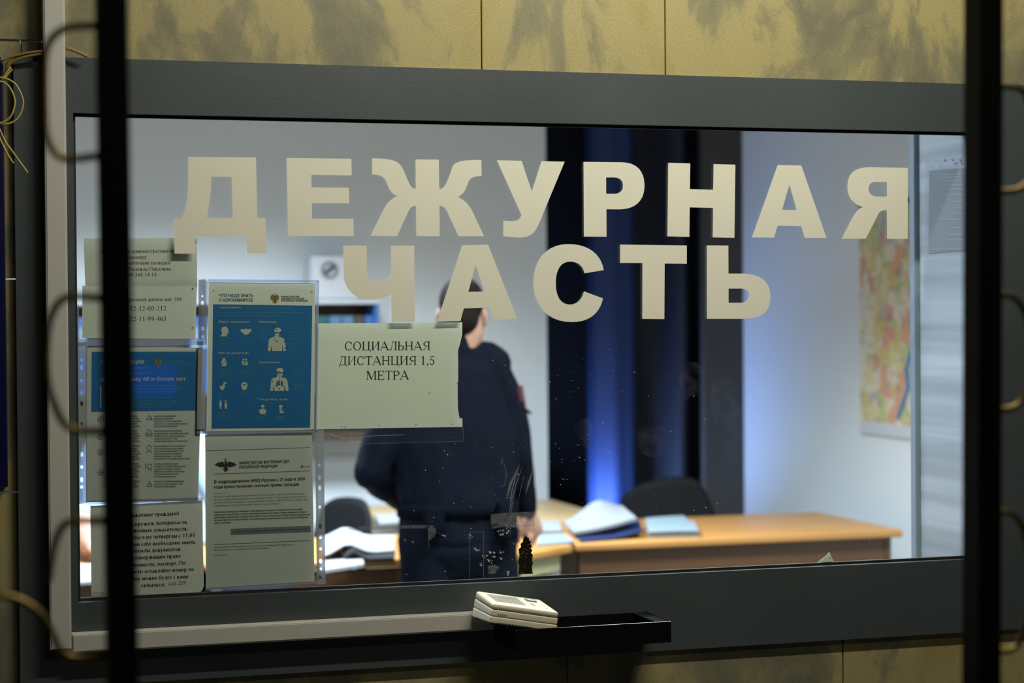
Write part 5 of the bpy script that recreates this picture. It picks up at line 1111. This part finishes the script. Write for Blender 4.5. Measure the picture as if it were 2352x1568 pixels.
def torso(b, g, z0=None):
    top = (sR+sL)/2
    lv = [(pel.z-.03, .205, .128), (pel.z+.06, .202, .128), (pel.z+.16, .214, .124), (pel.z+.28, .226, .126), (pel.z+.40, .190, .124), (top.z-.02, .168, .106), (top.z+.035, .10, .075), (top.z+.075, .062, .062)]
    c = [Vector((cx+(top.x-cx)*min(1, (z_-pel.z)/(top.z-pel.z)), YM-.005+.015*math.sin((z_-pel.z)*3), z_)) for z_, _, _ in lv]
    b.tube(c, [(rx+g, ry+g) for _, rx, ry in lv], 28)
    b.tube([sL+Vector((-.0, 0, .0)), top+Vector((0, 0, .03)), sR], [.055+g, .062+g, .055+g])
ft = .0
body = MB(); torso(body, -.012); limbs(body, -.012)
top = (sR+sL)/2
body.tube([top+Vector((0, 0, .0)), hc+Vector((.012, -.010, -.06))], [.068, .064])
HM = head(body, hc, math.radians(-24), 1.0, math.radians(-4))
hand(body, wR, (wR-eR)+Vector((.03, -.04, -.03)), (.75, -.65, .1), 1, .55, 1.08)
hand(body, wL, (.6, .55, -.35), (-.3, -.4, .8), -1, .4)
for s in (-1, 1):
    hp = Vector((cx+s*.095, YM, pel.z-.02)); kn = Vector((cx+s*.115, YM-.01, .50)); an = Vector((cx+s*.125, YM-.03, .09))
    body.tube([hp, hp.lerp(kn, .5), kn], [.085, .075, .055]); body.tube([kn, kn.lerp(an, .35), an], [.055, .056, .036])
    body.tube([an+Vector((0, -.03, -.03)), an+Vector((0, .07, -.05)), an+Vector((0, .16, -.062))], [.034, .034, .024])
pm = link('person', solid(body, .0055, 5), M['skin'])
tag(pm, 'standing person in a dark navy uniform seen from behind, left arm bent, right arm hanging', 'person')
eyes(HM, pm)
jk = MB(); torso(jk, .006); limbs(jk, .008)
jk.tube([Vector((cx, YM-.005, pel.z-.06)), Vector((cx, YM-.005, pel.z+.02))], [(.214, .138), (.210, .134)], 28)
cb = top+Vector((0, .0, .055)); jk.tube([cb+Vector((0, -.006, -.02)), cb+Vector((0, .0, .035))], [(.074, .074), (.066, .068)], 24)
jo = cloth(jk, 'jacket', 'uniform', pm, .006, .007, 11.)
tz = MB()
tz.tube([Vector((cx, YM, pel.z-.10)), Vector((cx, YM, pel.z-.02))], [(.212, .140), (.208, .134)], 28)
for s in (-1, 1):
    hp = Vector((cx+s*.10, YM, pel.z-.06)); kn = Vector((cx+s*.112, YM-.01, .50)); an = Vector((cx+s*.125, YM-.025, .10))
    tz.tube([hp, hp.lerp(kn, .5), kn, kn.lerp(an, .5), an], [.118, .100, .078, .070, .072])
cloth(tz, 'trousers', 'uniform', pm, .007, .006, 9.)
bl = MB(); zb2 = pel.z+.045
vs, fs = [], []
for k in range(40):
    a = 2*math.pi*k/40
    for rr, zz in ((.0, -.024), (.006, -.024), (.006, .024), (.0, .024)): vs.append((cx+(.212+rr)*math.cos(a), YM-.002+(.139+rr)*math.sin(a), zb2+zz))
fs = [(4*k+j, 4*k+(j+1) % 4, 4*((k+1) % 40)+(j+1) % 4, 4*((k+1) % 40)+j) for k in range(40) for j in range(4)]
mesh('belt', vs, fs, M['belt'], pm, True)
MB().box(cx+.10, YM-.170, zb2-.10, cx+.17, YM-.120, zb2+.03, .012, seg=3).build('belt_pouch', M['belt'], pm, True)
MB().box(cx-.16, YM-.165, zb2-.07, cx-.09, YM-.118, zb2+.025, .012, seg=3).build('belt_pouch', M['belt'], pm, True)
for s in (-1, 1):
    an = Vector((cx+s*.125, YM-.03, .09))
    sh = MB().tube([an+Vector((0, -.055, -.045)), an+Vector((0, .05, -.045)), an+Vector((0, .18, -.055))], [(.044, .044), (.045, .044), (.036, .030)], 16)
    link('shoe', solid(sh, .006, 4), M['shoe'], pm)
hr = MB(); Rh = HM.to_3x3()
hr.ball(HM @ Vector((0, -.018, .034)), .0805, .0945, .0915, 28, Rh)
hr.ball(HM @ Vector((0, -.052, -.025)), .066, .062, .062, 24, Rh)
hm_ = solid(hr, .005, 3)
ivm = HM.inverted()
for v in hm_.vertices:
    l = ivm @ v.co
    if l.y > .045 and l.z < .075: v.co = HM @ Vector((l.x*.93, l.y-.04, l.z))
ho = link('hair', hm_, M['hair'], pm)
# sleeve badge and the pen pocket flap on the right sleeve
pc = sR.lerp(eR, .38)
def shield(cx_, cz_, w_, h_, y_, tilt):
    pts = [(-.5, .5), (.5, .5), (.5, -.1), (.25, -.4), (0, -.55), (-.25, -.4), (-.5, -.1)]
    return [(cx_+a*w_+b*h_*tilt, y_, cz_+b*h_) for a, b in pts]
def patch(name, w_, h_, off, m, parent):
    q = shield(0, 0, w_, h_, 0, 0); a = math.radians(66)
    mt = Matrix.Translation(pc+Vector((math.sin(a), -math.cos(a), 0))*(.068+off)) @ Matrix.Rotation(math.radians(-10), 4, 'Y') @ Matrix.Rotation(a, 4, 'Z')
    vs = [mt @ Vector((x, -.002, z_)) for x, _, z_ in q]+[mt @ Vector((x, .012, z_)) for x, _, z_ in q]; n = len(q)
    return mesh(name, vs, [tuple(range(n)), tuple(range(n, 2*n))[::-1]]+[(i, n+i, n+(i+1) % n, (i+1) % n) for i in range(n)], M[m], parent)
ba = patch('sleeve_badge', .052, .085, .001, 'patch', jo); ba['label'] = 'red-edged sleeve badge'
patch('badge_field', .036, .062, .0025, 'patchin', ba)
fp = pc+Vector((.070, -.01, -.045)); MB().tube([fp+Vector((-.01, 0, .012)), fp+Vector((.012, 0, -.004)), fp+Vector((.026, -.002, -.012))], [.010, .007, .003], 8).build('pocket_flap', M['uniform'], jo, True)
# ---- the person sitting at the left desk
sc_ = Vector((.90, 3.98, 0))
SH = sc_+Vector((0, 0, 1.12)); pel2 = sc_+Vector((0, .02, .64))
b2 = MB()
def torso2(b, g):
    lv = [(.66, .17, .13), (.72, .165, .125), (.80, .165, .118), (1.0, .185, .122), (1.12, .16, .10), (1.17, .08, .07)]
    b.tube([Vector((sc_.x, sc_.y-.10*(z_-.5), z_)) for z_, _, _ in lv], [(rx+g, ry+g) for _, rx, ry in lv], 24)
def arms2(b, g, fore=True):
    for s in (-1, 1):
        sh = Vector((sc_.x+s*.185, sc_.y-.06, 1.10)); el = Vector((sc_.x+s*.275, sc_.y-.32, .855)); wr = Vector((sc_.x+s*.275, sc_.y-.60, .80))
        b.tube([sh, sh.lerp(el, .5), sh.lerp(el, .93 if not fore else 1)], [.062+g, .058+g, .052+g])
        if fore: b.tube([el, el.lerp(wr, .4), wr], [.050, .050, .033]); hand(b, wr, (-s*.45, -.9, -.12), (0, -.1, 1), s, .35)
torso2(b2, -.01); arms2(b2, -.008)
b2.tube([Vector((sc_.x, sc_.y-.07, 1.13)), Vector((sc_.x, sc_.y-.10, 1.26))], [.058, .054])
HM2 = head(b2, Vector((sc_.x, sc_.y-.12, 1.35)), math.radians(176), .98, math.radians(-18))
for s in (-1, 1):
    b2.tube([pel2+Vector((s*.09, 0, 0)), pel2+Vector((s*.11, -.42, .0))], [.085, .062]); b2.tube([pel2+Vector((s*.11, -.42, 0)), Vector((sc_.x+s*.11, sc_.y-.38, .09))], [.06, .04])
    b2.tube([Vector((sc_.x+s*.11, sc_.y-.36, .06)), Vector((sc_.x+s*.11, sc_.y-.54, .035))], [.036, .028])
p2 = link('person', solid(b2, .0065, 5), M['skin']); tag(p2, 'seated person in a light blue short-sleeved shirt, bare forearm on the left desk', 'person')
eyes(HM2, p2)
b3 = MB(); torso2(b3, .006); arms2(b3, .012, False); cloth(b3, 'shirt', 'shirt', p2, .007, .006, 9.)
b3 = MB(); b3.tube([pel2+Vector((0, .0, -.03)), pel2+Vector((0, 0, .06))], [(.178, .135), (.172, .13)], 24)
for s in (-1, 1): b3.tube([pel2+Vector((s*.09, 0, 0)), pel2+Vector((s*.11, -.42, 0)), Vector((sc_.x+s*.11, sc_.y-.39, .12))], [.097, .080, .062])
cloth(b3, 'trousers', 'uniform', p2, .007, .005, 9.)
hr = MB(); hr.ball(HM2 @ Vector((0, -.018, .038)), .082, .096, .090, 28, HM2.to_3x3()); link('hair', solid(hr, .005, 3), M['hair'], p2)
for s in (-1, 1):
    sh = MB().tube([Vector((sc_.x+s*.11, sc_.y-.33, .045)), Vector((sc_.x+s*.11, sc_.y-.56, .038))], [(.045, .045), (.038, .034)], 16); link('shoe', solid(sh, .006, 4), M['shoe'], p2)
mesh('lanyard', *join([([(sc_.x+.03+a, sc_.y-.17-.02*k, 1.12-.1*k) for k in range(5) for a in (0, .016)], [(2*k, 2*k+1, 2*k+3, 2*k+2) for k in range(4)])]), M['patch'], p2)
chair((sc_.x, sc_.y+.03, 0), 0, 'black office chair under the seated person at the left desk', .95)
